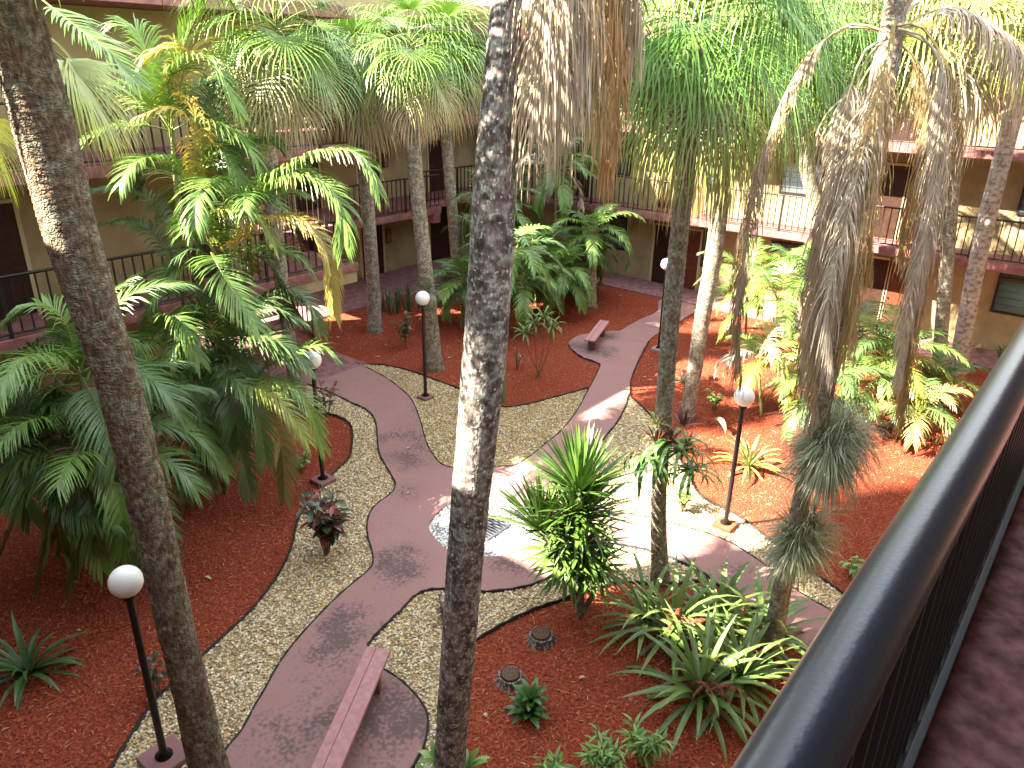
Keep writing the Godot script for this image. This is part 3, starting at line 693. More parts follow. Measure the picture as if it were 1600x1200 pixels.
func bench(corners: Array, h: float, label: String, legs: Array):      # corners on level h: far left, far right, near right, near left
	var c := []
	for q in corners: c.append(G(q[0], q[1], h))
	var mid: Vector3 = (c[0] + c[1] + c[2] + c[3]) * 0.25; var o := thing("garden_bench", label, "bench", Vector3(mid.x, 0.045, mid.z), "pink garden benches")
	var ax: Vector3 = ((c[0] + c[1]) - (c[3] + c[2])) * 0.5; var ln: float = ax.length(); ax = ax.normalized(); var sd := Vector3(-ax.z, 0, ax.x)
	var w: float = 0.5 * ((c[1] - c[0]).length() + (c[2] - c[3]).length()) * 0.97
	var slabm := func(a: float, b: float, x0: float, x1: float, y0: float, y1: float, called: String, m: Material):
		var mb := MB.new(); mb.box(Vector3(x0, y0, a), Vector3(x1, y1, b), Color.WHITE, 0.008)
		var bs := Basis(ax, Vector3.UP, sd)
		for i in mb.v.size():
			mb.v[i] = bs * mb.v[i] + Vector3(mid.x, 0, mid.z); mb.n[i] = bs * mb.n[i]
		part(o, called, mb, m)
	slabm.call(-w * 0.5, -w * 0.105, -ln * 0.5, ln * 0.5, h - 0.055, h, "plank", M.bench)
	slabm.call(-w * 0.095, w * 0.5, -ln * 0.5 + 0.01, ln * 0.5 - 0.006, h - 0.057, h - 0.003, "plank", M.bench)
	for t in legs:
		slabm.call(-w * 0.36, w * 0.36, ln * t - 0.045, ln * t + 0.045, 0.046, h - 0.1, "leg", M.bench_leg)
		slabm.call(-w * 0.45, w * 0.45, ln * t - 0.035, ln * t + 0.035, h - 0.1, h - 0.058, "cross_bar", M.bench_leg)

func grate():
	var c := G(757, 825); c.y = 0.03
	var o := thing("drain_grate", "grey square drain grate in the white stone circle", "drain", c)
	var h := 0.31
	for s in [-1.0, 1.0]:
		bx(o, "frame_bar", c + Vector3(-h, 0, s * h - 0.02), c + Vector3(h, 0.03, s * h + 0.02), M.steel, 0.004)
		bx(o, "frame_bar", c + Vector3(s * h - 0.02, 0.001, -h + 0.021), c + Vector3(s * h + 0.02, 0.031, h - 0.021), M.steel, 0.004)
	for i in 9: bx(o, "bar", c + Vector3(-h + 0.05 + i * 0.065 - 0.014, 0.002, -h + 0.02), c + Vector3(-h + 0.05 + i * 0.065 + 0.014, 0.026, h - 0.02), M.steel, 0.003)
	bx(o, "cross_bar", c + Vector3(-h + 0.02, -0.004, -0.012), c + Vector3(h - 0.02, 0.0015, 0.012), M.steel)
	bx(o, "pit", c + Vector3(-h + 0.01, -0.024, -h + 0.01), c + Vector3(h - 0.01, -0.018, h - 0.01), M.pit)  # black sheet under the bars: painted shade in place of a hole

func stump(x: float, y: float, r: float, h: float, label: String):
	var p := G(x, y); var o := thing("tree_stump", label, "stump", p, "cut palm stumps")
	var f := FastNoiseLite.new(); f.seed = int(x); f.frequency = 0.03
	var mb := MB.new(); var pts := PackedVector3Array(); var rs := PackedFloat32Array()
	for i in 9:
		pts.append(p + Vector3(0, -0.03 + h * i / 8.0, 0)); rs.append(r * (1.25 - 0.3 * sqrt(i / 8.0)))
	mb.tube(pts, rs, 40, Color.WHITE, 1.0, true, f, 0.03)
	part(o, "stump_body", mb, M.bark1)
	mb = MB.new()
	mb.tube(PackedVector3Array([p + Vector3(0, h - 0.034, 0), p + Vector3(0, h - 0.012, 0), p + Vector3(0, h - 0.006, 0)]), PackedFloat32Array([r * 0.8, r * 0.8, r * 0.7]), 24, Color.WHITE, 1.0, true, f, 0.012)
	part(o, "cut_face", mb, M.cut)
	mb = MB.new()
	for k in 60:
		var a := rr(0, TAU); var q := p + Vector3(cos(a), 0, sin(a)) * r * 1.0 + Vector3(0, rr(0.02, h * 0.6), 0)
		strand(mb, q, Vector3(cos(a), -0.2, sin(a)).normalized(), rr(0.05, 0.14), 0.008, 1.4, Vector3(-sin(a), 0, cos(a)), LEAF.x[0] * 0.7, LEAF.w[0] * 0.8, 2)
	part(o, "root_fringe", mb, M.dead, "stuff")

# ---------------------------------------------------------------- plants
func leafpart(o: Node3D, called: String, fn: Callable, m: Material):
	var mb := MB.new(); fn.call(mb); part(o, called, mb, m)

func fan_crown(o: Node3D, top: Vector3, n: int, stalk: float, r: float, green: String, mid: String, old: String, droop: float, hang := 1.0, ns := 34, low := -0.95, lw := 1.0):
	for i in n:
		var t := (float(i) + 0.5) / n; var az := i * 2.39996 + rr(-0.25, 0.25); var el := lerpf(1.35, low, pow(t, 0.8)) + rr(-0.12, 0.12)
		var tone := green if t < 0.58 else (mid if t < 0.8 else old)
		var at := top + Vector3(0, 0.12 - t * 0.45, 0)
		leafpart(o, "fan_leaf", func(mb): fan(mb, at, az, el, stalk * rr(0.85, 1.15), r * rr(0.85, 1.1), tone, droop * (0.7 + 0.8 * t), ns, 2.2, hang, lw), M.dead if tone == "x" else M.leaf)

func boots(o: Node3D, top: Vector3, r: float, n: int):             # old leaf bases left on the upper trunk
	for i in n:
		var a := i * 2.4; var p := top + Vector3(cos(a), 0, sin(a)) * r * 0.7 - Vector3(0, 0.1 + 0.5 * i / n, 0)
		leafpart(o, "leaf_base", func(mb): strap(mb, p, a, 1.15, rr(0.22, 0.36), 0.09, -0.4, LEAF.x[0] * 0.7, LEAF.x[1], 0.6, 3), M.dead)

func fronds(o: Node3D, list: Array, fwd: float, called := "frond"):       # rows: pixel points, depth at root, depth at tip, leaflet length, tone, droop, [roll]
	for f in list:
		var ctrl := PackedVector3Array(); var px: Array = f[0]
		for i in px.size(): ctrl.append(PF(px[i][0], px[i][1], fwd + lerpf(f[1], f[2], float(i) / (px.size() - 1))))
		var pts := curve(ctrl, 14); var dry: bool = f[4] in ["x", "s", "o", "w"]
		leafpart(o, "dead_frond" if dry else called, func(mb): pinnate(mb, pts, f[3] * (1.0 if dry else 1.15), f[4], f[5], -0.1 if dry else 0.35, 0.012 if dry else 0.026, 0.12, 0.021 if dry else 0.027, f[6] if f.size() > 6 else 0.0), M.dead if dry else M.leaf)

func crown(o: Node3D, top: Vector3, n: int, ln: float, ll: float, tones: Array, el0 := 1.35, el1 := 0.1, bend := 1.7, droop := 0.55, lw := 0.034, step := 0.036):
	for i in n:
		var t := (float(i) + 0.5) / n; var az := i * 2.39996 + rr(-0.3, 0.3)
		var pts := arch(top, az, lerpf(el0, el1, t) + rr(-0.1, 0.1), ln * rr(0.85, 1.12), bend * rr(0.8, 1.2), 12); var tone: String = tones[i % tones.size()]
		leafpart(o, "frond", func(mb): pinnate(mb, pts, ll, tone, droop, 0.3, lw, 0.18, step), M.dead if tone in ["x", "w"] else M.leaf)

func cane(o: Node3D, pts: PackedVector3Array, r: float, m: Material):
	var mb := MB.new(); var c := curve(pts, 16); var rs := PackedFloat32Array()
	for i in 17: rs.append(r * (1.0 - 0.25 * i / 16.0))
	mb.tube(c, rs, 10, Color.WHITE); part(o, "stem", mb, m)

func rosette(o: Node3D, at: Vector3, n: int, ln: float, w: float, ca: Color, cb: Color, el0: float, el1: float, bend: float, m: Material, fold := 0.35):
	for i in n:
		var t := (float(i) + 0.5) / n; var az := i * 2.39996 + rr(-0.3, 0.3); var l := ln * rr(0.75, 1.1); var e := lerpf(el0, el1, t) + rr(-0.12, 0.12); var bd := bend * rr(0.6, 1.3)
		var c := ca.lerp(cb, rr(0.0, 1.0)); var p := at + Vector3(cos(az), 0, sin(az)) * 0.03
		leafpart(o, "leaf", func(mb): strap(mb, p, az, e, l, w * rr(0.85, 1.15), bd, c * 0.8, c.lerp(cb, 0.4), fold), m)

func shrub(o: Node3D, at: Vector3, stems: int, h: float, spread: float, per: int, ln: float, w: float, cols: Array, m: Material):
	for s in stems:
		var a := rr(0, TAU); var tip := at + Vector3(cos(a) * spread * rr(0.3, 1.0), h * rr(0.6, 1.0), sin(a) * spread * rr(0.3, 1.0))
		var pts := PackedVector3Array([at + Vector3(cos(a), 0, sin(a)) * 0.02, at.lerp(tip, 0.5) + Vector3(0, h * 0.08, 0), tip]); cane(o, pts, 0.009, M.twig)
		var c := curve(pts, 10)
		for k in per:
			var t := lerpf(0.35, 1.0, float(k) / per); var p := c[int(t * 10)]; var az := k * 2.4 + rr(-0.4, 0.4); var e := rr(-0.1, 0.8)
			var d := Vector3(cos(az) * cos(e), sin(e), sin(az) * cos(e)); var col: Color = cols[rng.randi() % cols.size()]; var l := ln * rr(0.7, 1.15)
			leafpart(o, "leaf", func(mb): blade(mb, p, d, l, w * l / ln, col * rr(0.75, 1.2), Vector3(-sin(az), 0, cos(az))), m)

func tuft(o: Node3D, called: String, at: Vector3, n: int, ln: float, w: float, c0: Color, c1: Color, droop: float, m: Material, down := 0.3):
	var mb := MB.new()
	for i in n:
		var a := rr(0, TAU); var e := asin(rr(-down, 1.0)); var d := Vector3(cos(a) * cos(e), sin(e), sin(a) * cos(e)); var c := c0.lerp(c1, rr(0, 1))
		strand(mb, at + d * 0.03, d, ln * rr(0.6, 1.1), w, droop * rr(0.4, 1.3), Vector3(-sin(a), 0, cos(a)), c, c * 1.1, 4)
	part(o, called, mb, m, "stuff")

func build_palms():
	var V := Vector3.UP
	# big ringed trunk on the left
	var o := thing("fan_palm", "thick leaning palm trunk with rough ringed grey-brown bark beside the large lamp", "palm", G(333, 1228))
	var c := trunk(o, [[335, 1228, 54], [282, 1010, 51], [234, 800, 57], [185, 600, 62], [121, 400, 74], [71, 205, 87], [30, 60, 86], [0, -60, 88], [-22, -170, 86]], [0, 0.05, 0.1, 0.1, 0.1, 0.15, 0.15, 0.2, 0.2], M.bark0, 56, 110.0, 0.012, 0.007, 0.05, 1.15)
	fan_crown(o, c[24] + Vector3(0, 0.35, 0), 30, 1.0, 1.0, "g", "g", "y", 0.35, 0.9, 34, 0.1)
	for q in [[-52, 135, 0.9, -1.0, "m", 0.6, 1.5], [-60, 160, 0.6, -0.8, "y", 0.6, 1.7], [62, 68, 1.0, -0.35, "y", 0.95, 2.2], [70, 55, 0.75, -0.6, "y", 0.9, 2.4], [66, 80, 1.3, -0.8, "m", 0.85, 2.3]]:
		var at := PF(q[0], q[1], fwd_of(o.position) + q[6]); var az: float = q[2]; var el: float = q[3]; var tn: String = q[4]; var rad: float = q[5]
		leafpart(o, "fan_leaf", func(mb): fan(mb, at, az, el, 0.3, rad, tn, 0.6, 30, 1.5, 1.0), M.leaf)
	# lichened trunk in the middle
	o = thing("feather_palm", "tall lichen-spotted grey palm trunk with dead brown fronds hanging from its crown", "palm", G(699, 1232))
	var f0 := fwd_of(o.position)
	c = trunk(o, [[699, 1232, 46], [717, 1000, 53], [733, 800, 59], [753, 600, 67], [765, 440, 70], [772, 300, 66], [777, 200, 58], [785, 90, 52], [792, 0, 50], [800, -130, 46], [806, -260, 42]], [0, 0, 0, 0, 0, 0, 0, 0, 0, 0, 0], M.bark1, 48, 60.0, 0.006, 0.003, 0.19, 1.1)
	crown(o, c[24], 14, 3.0, 0.7, ["g", "y", "b"], 1.4, 0.25, 1.5)
	fronds(o, [
		[[[845, -190], [860, -90], [856, 40], [845, 150]], 0.1, -0.1, 0.75, "x", 2.6], [[[850, -200], [900, -120], [898, 10], [888, 130]], 0.3, 0.1, 0.72, "x", 2.6], [[[845, -210], [880, -140], [868, -20], [872, 90]], -0.2, -0.3, 0.85, "x", 2.6], [[[845, -200], [865, -120], [848, 0], [836, 120], [836, 210]], -0.2, -0.3, 0.8, "x", 2.6], [[[848, -200], [890, -120], [880, 0], [876, 120], [880, 200]], 0.1, 0.0, 0.8, "x", 2.6], [[[848, -200], [912, -140], [902, -20], [894, 90], [892, 170]], 0.2, 0.1, 0.7, "w", 2.6], [[[848, -200], [912, -140], [957, -20], [960, 120], [958, 240]], 0.3, 0.3, 0.5, "o", 2.4],
		[[[850, -210], [917, -130], [937, 0], [942, 150], [950, 270]], 0.4, 0.5, 0.50, "o", 2.4], [[[850, -220], [902, -150], [924, -20], [930, 100], [934, 190]], 0.1, 0.2, 0.55, "s", 2.4],
		[[[850, -220], [952, -160], [987, -60], [997, 60]], 0.2, 0.4, 0.6, "x", 2.6], [[[850, -220], [942, -150], [977, -20], [967, 130]], 0.8, 1.0, 0.6, "o", 2.2], [[[850, -215], [892, -150], [907, -50], [917, 110]], 0.5, 0.7, 0.6, "y", 2.2]], f0)
	# slim checked trunk with the fern
	o = thing("drooping_fan_palm", "pale slim palm trunk with a staghorn fern and a drooping bright green crown", "palm", G(1032, 908)); f0 = fwd_of(o.position)
	c = trunk(o, [[1032, 908, 27], [1029, 800, 23], [1034, 690, 25], [1041, 590, 27], [1050, 480, 28], [1062, 360, 29], [1072, 250, 30], [1079, 170, 33], [1088, 80, 36]], [0, 0, 0, 0, 0, 0, 0, 0, 0], M.bark2, 28, 40.0, 0.007, 0.004, 0.11)
	fan_crown(o, PF(1092, 10, f0 + 0.1), 44, 0.95, 1.0, "l", "l", "m", 0.95, 1.55, 40, -0.75, 0.6); boots(o, c[24], 0.16, 14)
	for q in [[1015, 150, 2.6], [1040, 170, 1.5], [1030, 120, 3.6]]:
		var at := PF(q[0] + 30, q[1] - 60, f0 - 0.2); var az: float = q[2]
		leafpart(o, "fan_leaf", func(mb): fan(mb, at, az, -0.7, 0.3, 0.62, "m", 1.6, 28, 1.8, 1.2), M.leaf)
	# leaning sunlit trunk
	o = thing("drooping_fan_palm", "sunlit leaning palm trunk rising from bright mulch behind the fern palm", "palm", G(1073, 652)); f0 = fwd_of(o.position)
	c = trunk(o, [[1073, 652, 24], [1082, 600, 22], [1097, 500, 24], [1115, 400, 26], [1125, 320, 26], [1132, 250, 28], [1140, 150, 30]], [0, 0, 0, 0, 0, 0, 0], M.bark2, 24, 26.0, 0.01, 0.008, 0.13)
	fan_crown(o, PF(1146, 95, f0), 34, 1.1, 1.25, "g", "m", "m", 1.0, 1.7, 34, -0.9, 0.75); boots(o, c[24], 0.2, 16)
	# dark curved trunk
	o = thing("drooping_fan_palm", "dark curved palm trunk half hidden behind the hanging dead fronds", "palm", G(1315, 545)); f0 = fwd_of(o.position)
	c = trunk(o, [[1315, 545, 24], [1305, 440, 24], [1288, 350, 24], [1268, 290, 24], [1256, 225, 25], [1252, 150, 27], [1250, 90, 30]], [0, 0, 0, 0, 0, 0, 0], M.bark2, 20, 20.0)
	fan_crown(o, PF(1250, 60, f0 - 3.0), 44, 1.2, 1.25, "l", "g", "m", 0.95, 1.6, 38, -0.8, 0.6); fan_crown(o, PF(1320, 40, f0 - 2.0), 22, 1.1, 1.1, "g", "y", "m", 1.0, 1.8, 30, -0.8, 0.8)
	# dying palm on the right
	o = thing("feather_palm", "dying palm with bare crown and long straw-coloured fronds hanging round its thin trunk", "palm", G(1203, 1024)); f0 = fwd_of(o.position)
	c = trunk(o, [[1203, 1024, 30], [1222, 920, 28], [1248, 800, 26], [1280, 660, 26], [1305, 520, 28], [1328, 390, 30], [1345, 270, 36], [1362, 190, 40], [1380, 120, 42], [1392, 60, 36], [1405, -40, 30], [1415, -120, 18]], [0, 0, 0, 0, 0, 0, 0, 0, 0, 0, 0, 0], M.bark2, 28, 40.0, 0.008, 0.004, 0.1)
	for q in [[1392, 60, 1.25, 0.9], [1400, 40, 1.4, 1.3], [1385, 70, 1.0, 0.4], [1405, 30, 1.2, 2.4], [1398, 50, 1.1, 3.6]]:
		var at := PF(q[0], q[1], f0); var e: float = q[2]; var az: float = q[3]
		leafpart(o, "leaf_sheath", func(mb): strap(mb, at, az, e, 0.75, 0.13, 0.7, LEAF.x[0], LEAF.w[0], 0.9, 6), M.dead)
	var skirt := [
		[[[1378, 48], [1330, 38], [1275, 75], [1230, 140], [1195, 230], [1172, 340], [1155, 470], [1148, 590]], -0.1, 0.3, 0.42, "x", 2.6], [[[1384, 60], [1350, 100], [1330, 180], [1316, 280], [1300, 400], [1283, 520], [1268, 640]], -0.2, -0.35, 0.55, "x", 2.6],
		[[[1388, 70], [1365, 150], [1340, 260], [1320, 380], [1300, 480], [1290, 560]], -0.25, -0.5, 0.6, "w", 2.6], [[[1398, 30], [1388, 117], [1371, 207], [1354, 283], [1343, 367], [1334, 450], [1318, 560]], -0.3, -0.4, 0.5, "s", 2.4],
		[[[1400, 40], [1440, 40], [1470, 85], [1484, 140], [1483, 205], [1466, 275], [1446, 385], [1430, 500], [1408, 660]], 0.0, 0.2, 0.5, "s", 2.2], [[[1402, 45], [1445, 60], [1475, 120], [1478, 220], [1457, 330], [1430, 450], [1405, 590]], -0.2, -0.2, 0.5, "w", 2.4],
		[[[1405, 45], [1450, 20], [1492, 14], [1540, 35], [1590, 65], [1640, 140], [1660, 260]], 0.0, 0.1, 0.5, "x", 2.4], [[[1390, 75], [1378, 180], [1365, 300], [1362, 420]], 0.3, 0.4, 0.5, "s", 2.4], [[[1386, 75], [1345, 130], [1312, 230], [1285, 350], [1262, 480], [1250, 600]], 0.2, 0.2, 0.42, "x", 2.4],
		[[[1400, 60], [1440, 110], [1450, 200], [1436, 300], [1410, 390]], 0.4, 0.6, 0.45, "s", 2.2]]
	fronds(o, skirt, f0)
	var again := []
	for s in skirt:
		var e: Array = s.duplicate(true)
		for k in range(1, e[0].size()):
			e[0][k][0] += rr(-13.0, 13.0); e[0][k][1] += rr(-16.0, 16.0)
		e[1] += rr(-0.2, 0.2); e[2] += rr(-0.25, 0.25)
		if e[4] == "x": e[4] = "s" if rng.randf() < 0.5 else "w"
		again.append(e)
	fronds(o, again, f0)
	# pale leaning trunk at the right wall
	o = thing("feather_palm", "smooth pale palm trunk leaning in front of the sunlit block", "palm", G(1496, 579)); f0 = fwd_of(o.position)
	c = trunk(o, [[1496, 579, 26], [1510, 500, 25], [1525, 420, 25], [1545, 330, 26], [1563, 260, 26], [1580, 190, 25], [1600, 110, 24]], [0, 0, 0, 0, 0, 0, 0], M.bark3, 24, 20.0, 0.006, 0.003, 0.2)
	crown(o, c[24], 9, 2.4, 0.6, ["y", "g", "w"], 1.3, 0.1, 1.7)
	fronds(o, [[[[1600, 100], [1588, 70], [1570, 120], [1556, 170]], -0.4, -0.6, 0.6, "w", 2.2], [[[1600, 100], [1600, 60], [1590, 130], [1588, 200]], -0.3, -0.5, 0.6, "w", 2.2]], f0)
	# sabal palms in front of the left and far blocks
	for q in [
		["stout brown sabal palm trunk rising through the feathery palms on the left", G(467, 648), [[467, 648, 20], [452, 530, 20], [440, 440, 21], [428, 340, 23], [419, 240, 27], [414, 170, 30], [412, 80, 32]], 30, PF(432, 45, 13.8), 0.95],
		["thin dark sabal palm trunk nearest the open stair end", G(586, 517), [[586, 517, 22], [582, 430, 21], [575, 330, 21], [568, 240, 22], [563, 170, 24], [560, 90, 26]], 30, Vector3.ZERO, 1.45],
		["curving sabal palm trunk lit on one side behind the far gravel lamp", G(678, 576), [[678, 576, 28], [671, 490, 24], [662, 400, 23], [654, 320, 23], [646, 240, 24], [640, 170, 25], [637, 80, 27]], 34, Vector3.ZERO, 1.0],
		["slender sabal palm trunk standing against the darkest block", G(716, 470), [[716, 470, 18], [711, 380, 17], [704, 300, 17], [697, 210, 18], [690, 140, 20], [688, 70, 22]], 34, Vector3.ZERO, 1.7]]:
		o = thing("sabal_palm", q[0], "palm", q[1], "sabal palms with round crowns")
		var df := []; df.resize(q[2].size()); df.fill(0.0)
		c = trunk(o, q[2], df, M.bark2, 24, 24.0, 0.008, 0.004, 0.1)
		var top: Vector3 = c[24] if q[4] == Vector3.ZERO else q[4]
		fan_crown(o, top, int(q[3] * 1.25), 0.75, q[5], "g", "m", "x", 0.45, 0.9, 36, -1.2, 0.7); boots(o, c[24], 0.18, 14)
	# tall palms beside the viewer, out of view, whose crowns shade the bromeliads and the right-hand mulch
	for q in [[0.4, 10.7, 14.2, "tall fan palm beside the ringed leaning trunk with its crown over the near beds"], [1.0, 8.6, 12.2, "second tall fan palm close to the shaded strap-leaved plant"]]:
		o = thing("fan_palm", q[3], "palm", W(q[0], q[1])); var tq := W(q[0], q[1], q[2]); var mt := MB.new(); mt.tube(curve(PackedVector3Array([o.position, o.position.lerp(tq, 0.5) + Vector3(0.15, 0, 0.1), tq]), 60), PackedFloat32Array(range(61).map(func(_i): return 0.17)), 20, Color.WHITE)
		part(o, "trunk", mt, M.bark2); fan_crown(o, tq, 34, 1.0, 1.1, "g", "m", "x", 0.5, 1.0, 30, -1.0)
	# palm crowns behind, top right
	o = thing("sabal_palm", "yellow-green sabal palm crown against the upper gallery of the sunlit block", "palm", W(19.5, 2.6), "sabal palms with round crowns")
	var tp := PF(1505, 30, fwd_of(o.position)); var mb := MB.new(); mb.tube(curve(PackedVector3Array([o.position, o.position.lerp(tp, 0.5) + Vector3(0.1, 0, 0), tp]), 60), PackedFloat32Array(range(61).map(func(_i): return 0.15)), 20, Color.WHITE)
	part(o, "trunk", mb, M.bark2); fan_crown(o, tp, 30, 1.0, 1.2, "y", "m", "x", 0.8, 1.3, 32, -0.9)

func build_feathers():
	# arecas on the left
	var o := thing("areca_palm", "tall areca palm with arching sunlit yellow-green fronds in front of the left gallery", "palm", G(392, 742), "areca palms on the shaded side")
	var f := fwd_of(o.position)
	for q in [[300, 470, 268, 200], [330, 480, 300, 300], [375, 500, 395, 330], [350, 560, 340, 400], [360, 560, 352, 300]]: cane(o, PackedVector3Array([o.position, PF(q[0], q[1] + 90, f), PF(q[2], q[3], f)]), 0.04, M.cane)
	fronds(o, [
		[[[266, 215], [275, 120], [300, 40], [345, -30]], 0, 0.3, 0.62, "g", 0.35], [[[266, 215], [262, 130], [277, 112], [305, 92], [335, 100], [373, 172]], -0.1, -0.5, 0.55, "g", 0.6], [[[268, 215], [285, 120], [296, 82], [250, 78], [208, 118]], 0.1, -0.2, 0.45, "d", 0.8],
		[[[268, 215], [240, 110], [215, 50], [190, 40]], 0.2, 0.4, 0.55, "g", 0.7], [[[300, 300], [312, 230], [290, 182], [258, 168], [215, 182]], -0.3, -0.6, 0.36, "d", 1.2], [[[300, 300], [318, 240], [300, 170], [285, 150]], -0.2, -0.5, 0.34, "d", 1.0],
		[[[395, 335], [408, 290], [450, 260], [497, 238], [540, 234], [572, 252], [592, 300]], 0, -0.8, 0.50, "g", 0.9], [[[395, 335], [425, 292], [470, 274], [510, 288], [533, 320], [538, 385]], -0.2, -1.0, 0.55, "g", 0.8], [[[352, 420], [385, 360], [430, 338], [480, 348], [513, 400], [521, 492]], -0.3, -1.0, 0.46, "d", 0.9],
		[[[340, 410], [318, 350], [345, 328], [400, 335], [430, 380]], -0.4, -0.9, 0.42, "y", 0.9], [[[300, 300], [335, 235], [362, 255], [388, 330]], -0.1, -0.4, 0.36, "g", 0.9], [[[275, 380], [235, 315], [190, 292], [138, 296]], 0.3, 0.4, 0.40, "b", 0.7],
		[[[275, 420], [245, 370], [205, 345], [160, 348]], 0.3, 0.5, 0.36, "b", 0.7], [[[330, 395], [335, 405], [355, 440], [402, 512]], -0.9, -1.7, 0.50, "g", 0.35], [[[230, 540], [262, 495], [285, 505], [312, 565]], -1.2, -1.8, 0.42, "g", 0.5], [[[340, 410], [300, 390], [265, 420], [240, 480]], -0.4, -0.9, 0.45, "b", 0.6],
		[[[400, 470], [440, 450], [480, 470], [500, 520]], 0.2, 0, 0.45, "b", 0.6], [[[395, 350], [360, 280], [340, 200], [330, 130]], 0.4, 0.9, 0.5, "b", 0.4], [[[300, 300], [270, 250], [240, 250], [215, 300]], 0.5, 0.5, 0.42, "b", 0.6], [[[395, 340], [420, 220], [410, 150], [440, 130], [475, 160]], 0.5, 0.8, 0.42, "m", 0.8],
		[[[60, -5], [120, 42], [170, 80], [212, 128]], -3.0, -3.4, 0.4, "g", 0.4], [[[266, 215], [230, 150], [190, 140], [150, 175]], 0.5, 0.8, 0.5, "b", 0.5], [[[352, 420], [330, 470], [300, 520], [280, 590]], -0.5, -1.0, 0.45, "b", 0.5], [[[360, 430], [400, 400], [430, 430], [450, 500]], -0.1, 0.2, 0.45, "b", 0.6], [[[280, 420], [230, 430], [200, 480]], 0.3, 0.2, 0.42, "b", 0.6], [[[350, 480], [300, 455], [245, 470], [215, 540]], 0, -0.2, 0.45, "b", 0.6]], f)
	for q in [[268, 205, 5], [300, 300, 4], [395, 335, 3], [345, 410, 6], [352, 305, 3]]: crown(o, PF(q[0], q[1], f), q[2], 1.9, 0.58, ["g", "g", "y"], 1.3, 0.2, 1.7, 0.6, 0.026, 0.028)
	o = thing("areca_palm", "low areca palm with broad green fronds spreading behind the bare ringed trunk", "palm", G(352, 772), "areca palms on the shaded side"); f = fwd_of(o.position)
	for q in [[330, 690, 318, 600], [360, 690, 390, 590], [340, 700, 280, 560], [350, 690, 345, 560]]: cane(o, PackedVector3Array([o.position, PF(q[0], q[1], f), PF(q[2], q[3], f)]), 0.03, M.cane)
	fronds(o, [
		[[[318, 610], [312, 628], [328, 665], [346, 722]], -0.4, -0.8, 0.46, "y", 0.5], [[[345, 600], [390, 600], [440, 628], [480, 690]], -0.4, -0.9, 0.46, "y", 0.7], [[[390, 600], [430, 590], [475, 620], [505, 700]], -0.1, -0.5, 0.42, "g", 0.7], [[[390, 590], [440, 560], [490, 540], [520, 555]], 0.1, 0.2, 0.45, "g", 0.5],
		[[[345, 570], [380, 530], [430, 530], [480, 570]], 0, -0.2, 0.5, "b", 0.6], [[[390, 600], [420, 640], [440, 700], [445, 780]], -0.2, -0.5, 0.42, "m", 0.6], [[[345, 600], [360, 660], [380, 720], [390, 770]], -0.3, -0.7, 0.42, "b", 0.5], [[[318, 610], [290, 650], [280, 720], [290, 780]], -0.4, -0.8, 0.40, "b", 0.6],
		[[[280, 560], [240, 575], [250, 620], [262, 710]], -0.7, -1.0, 0.34, "x", 2.0], [[[345, 560], [330, 500], [300, 480], [260, 520]], 0, -0.3, 0.48, "g", 0.6], [[[280, 560], [330, 540], [380, 560], [420, 600]], 0.1, -0.1, 0.48, "b", 0.6], [[[345, 560], [370, 500], [420, 480], [470, 500]], 0.2, 0.4, 0.48, "b", 0.6],
		[[[318, 600], [300, 640], [310, 700], [330, 760]], -0.5, -0.8, 0.42, "b", 0.6], [[[280, 580], [290, 620], [320, 690], [355, 740]], -0.6, -1.1, 0.42, "g", 0.6], [[[318, 610], [360, 590], [400, 640], [415, 720]], -0.6, -1.0, 0.42, "b", 0.6], [[[345, 620], [310, 660], [255, 690], [230, 760]], -0.4, -0.8, 0.42, "b", 0.6]], f)
	for q in [[318, 605], [280, 562], [345, 545]]: crown(o, PF(q[0], q[1], f), 7, 1.7, 0.56, ["b", "g", "g"], 1.3, -0.4, 1.6, 0.6, 0.026, 0.028)
	o = thing("areca_palm", "dense dark areca palm spilling to the frame edge left of the ringed trunk", "palm", G(120, 905), "areca palms on the shaded side"); f = fwd_of(o.position)
	for q in [[130, 800, 138, 690], [110, 800, 60, 690], [140, 800, 175, 720], [90, 800, 20, 640], [140, 760, 125, 580]]: cane(o, PackedVector3Array([o.position, PF(q[0], q[1], f), PF(q[2], q[3], f)]), 0.03, M.cane)
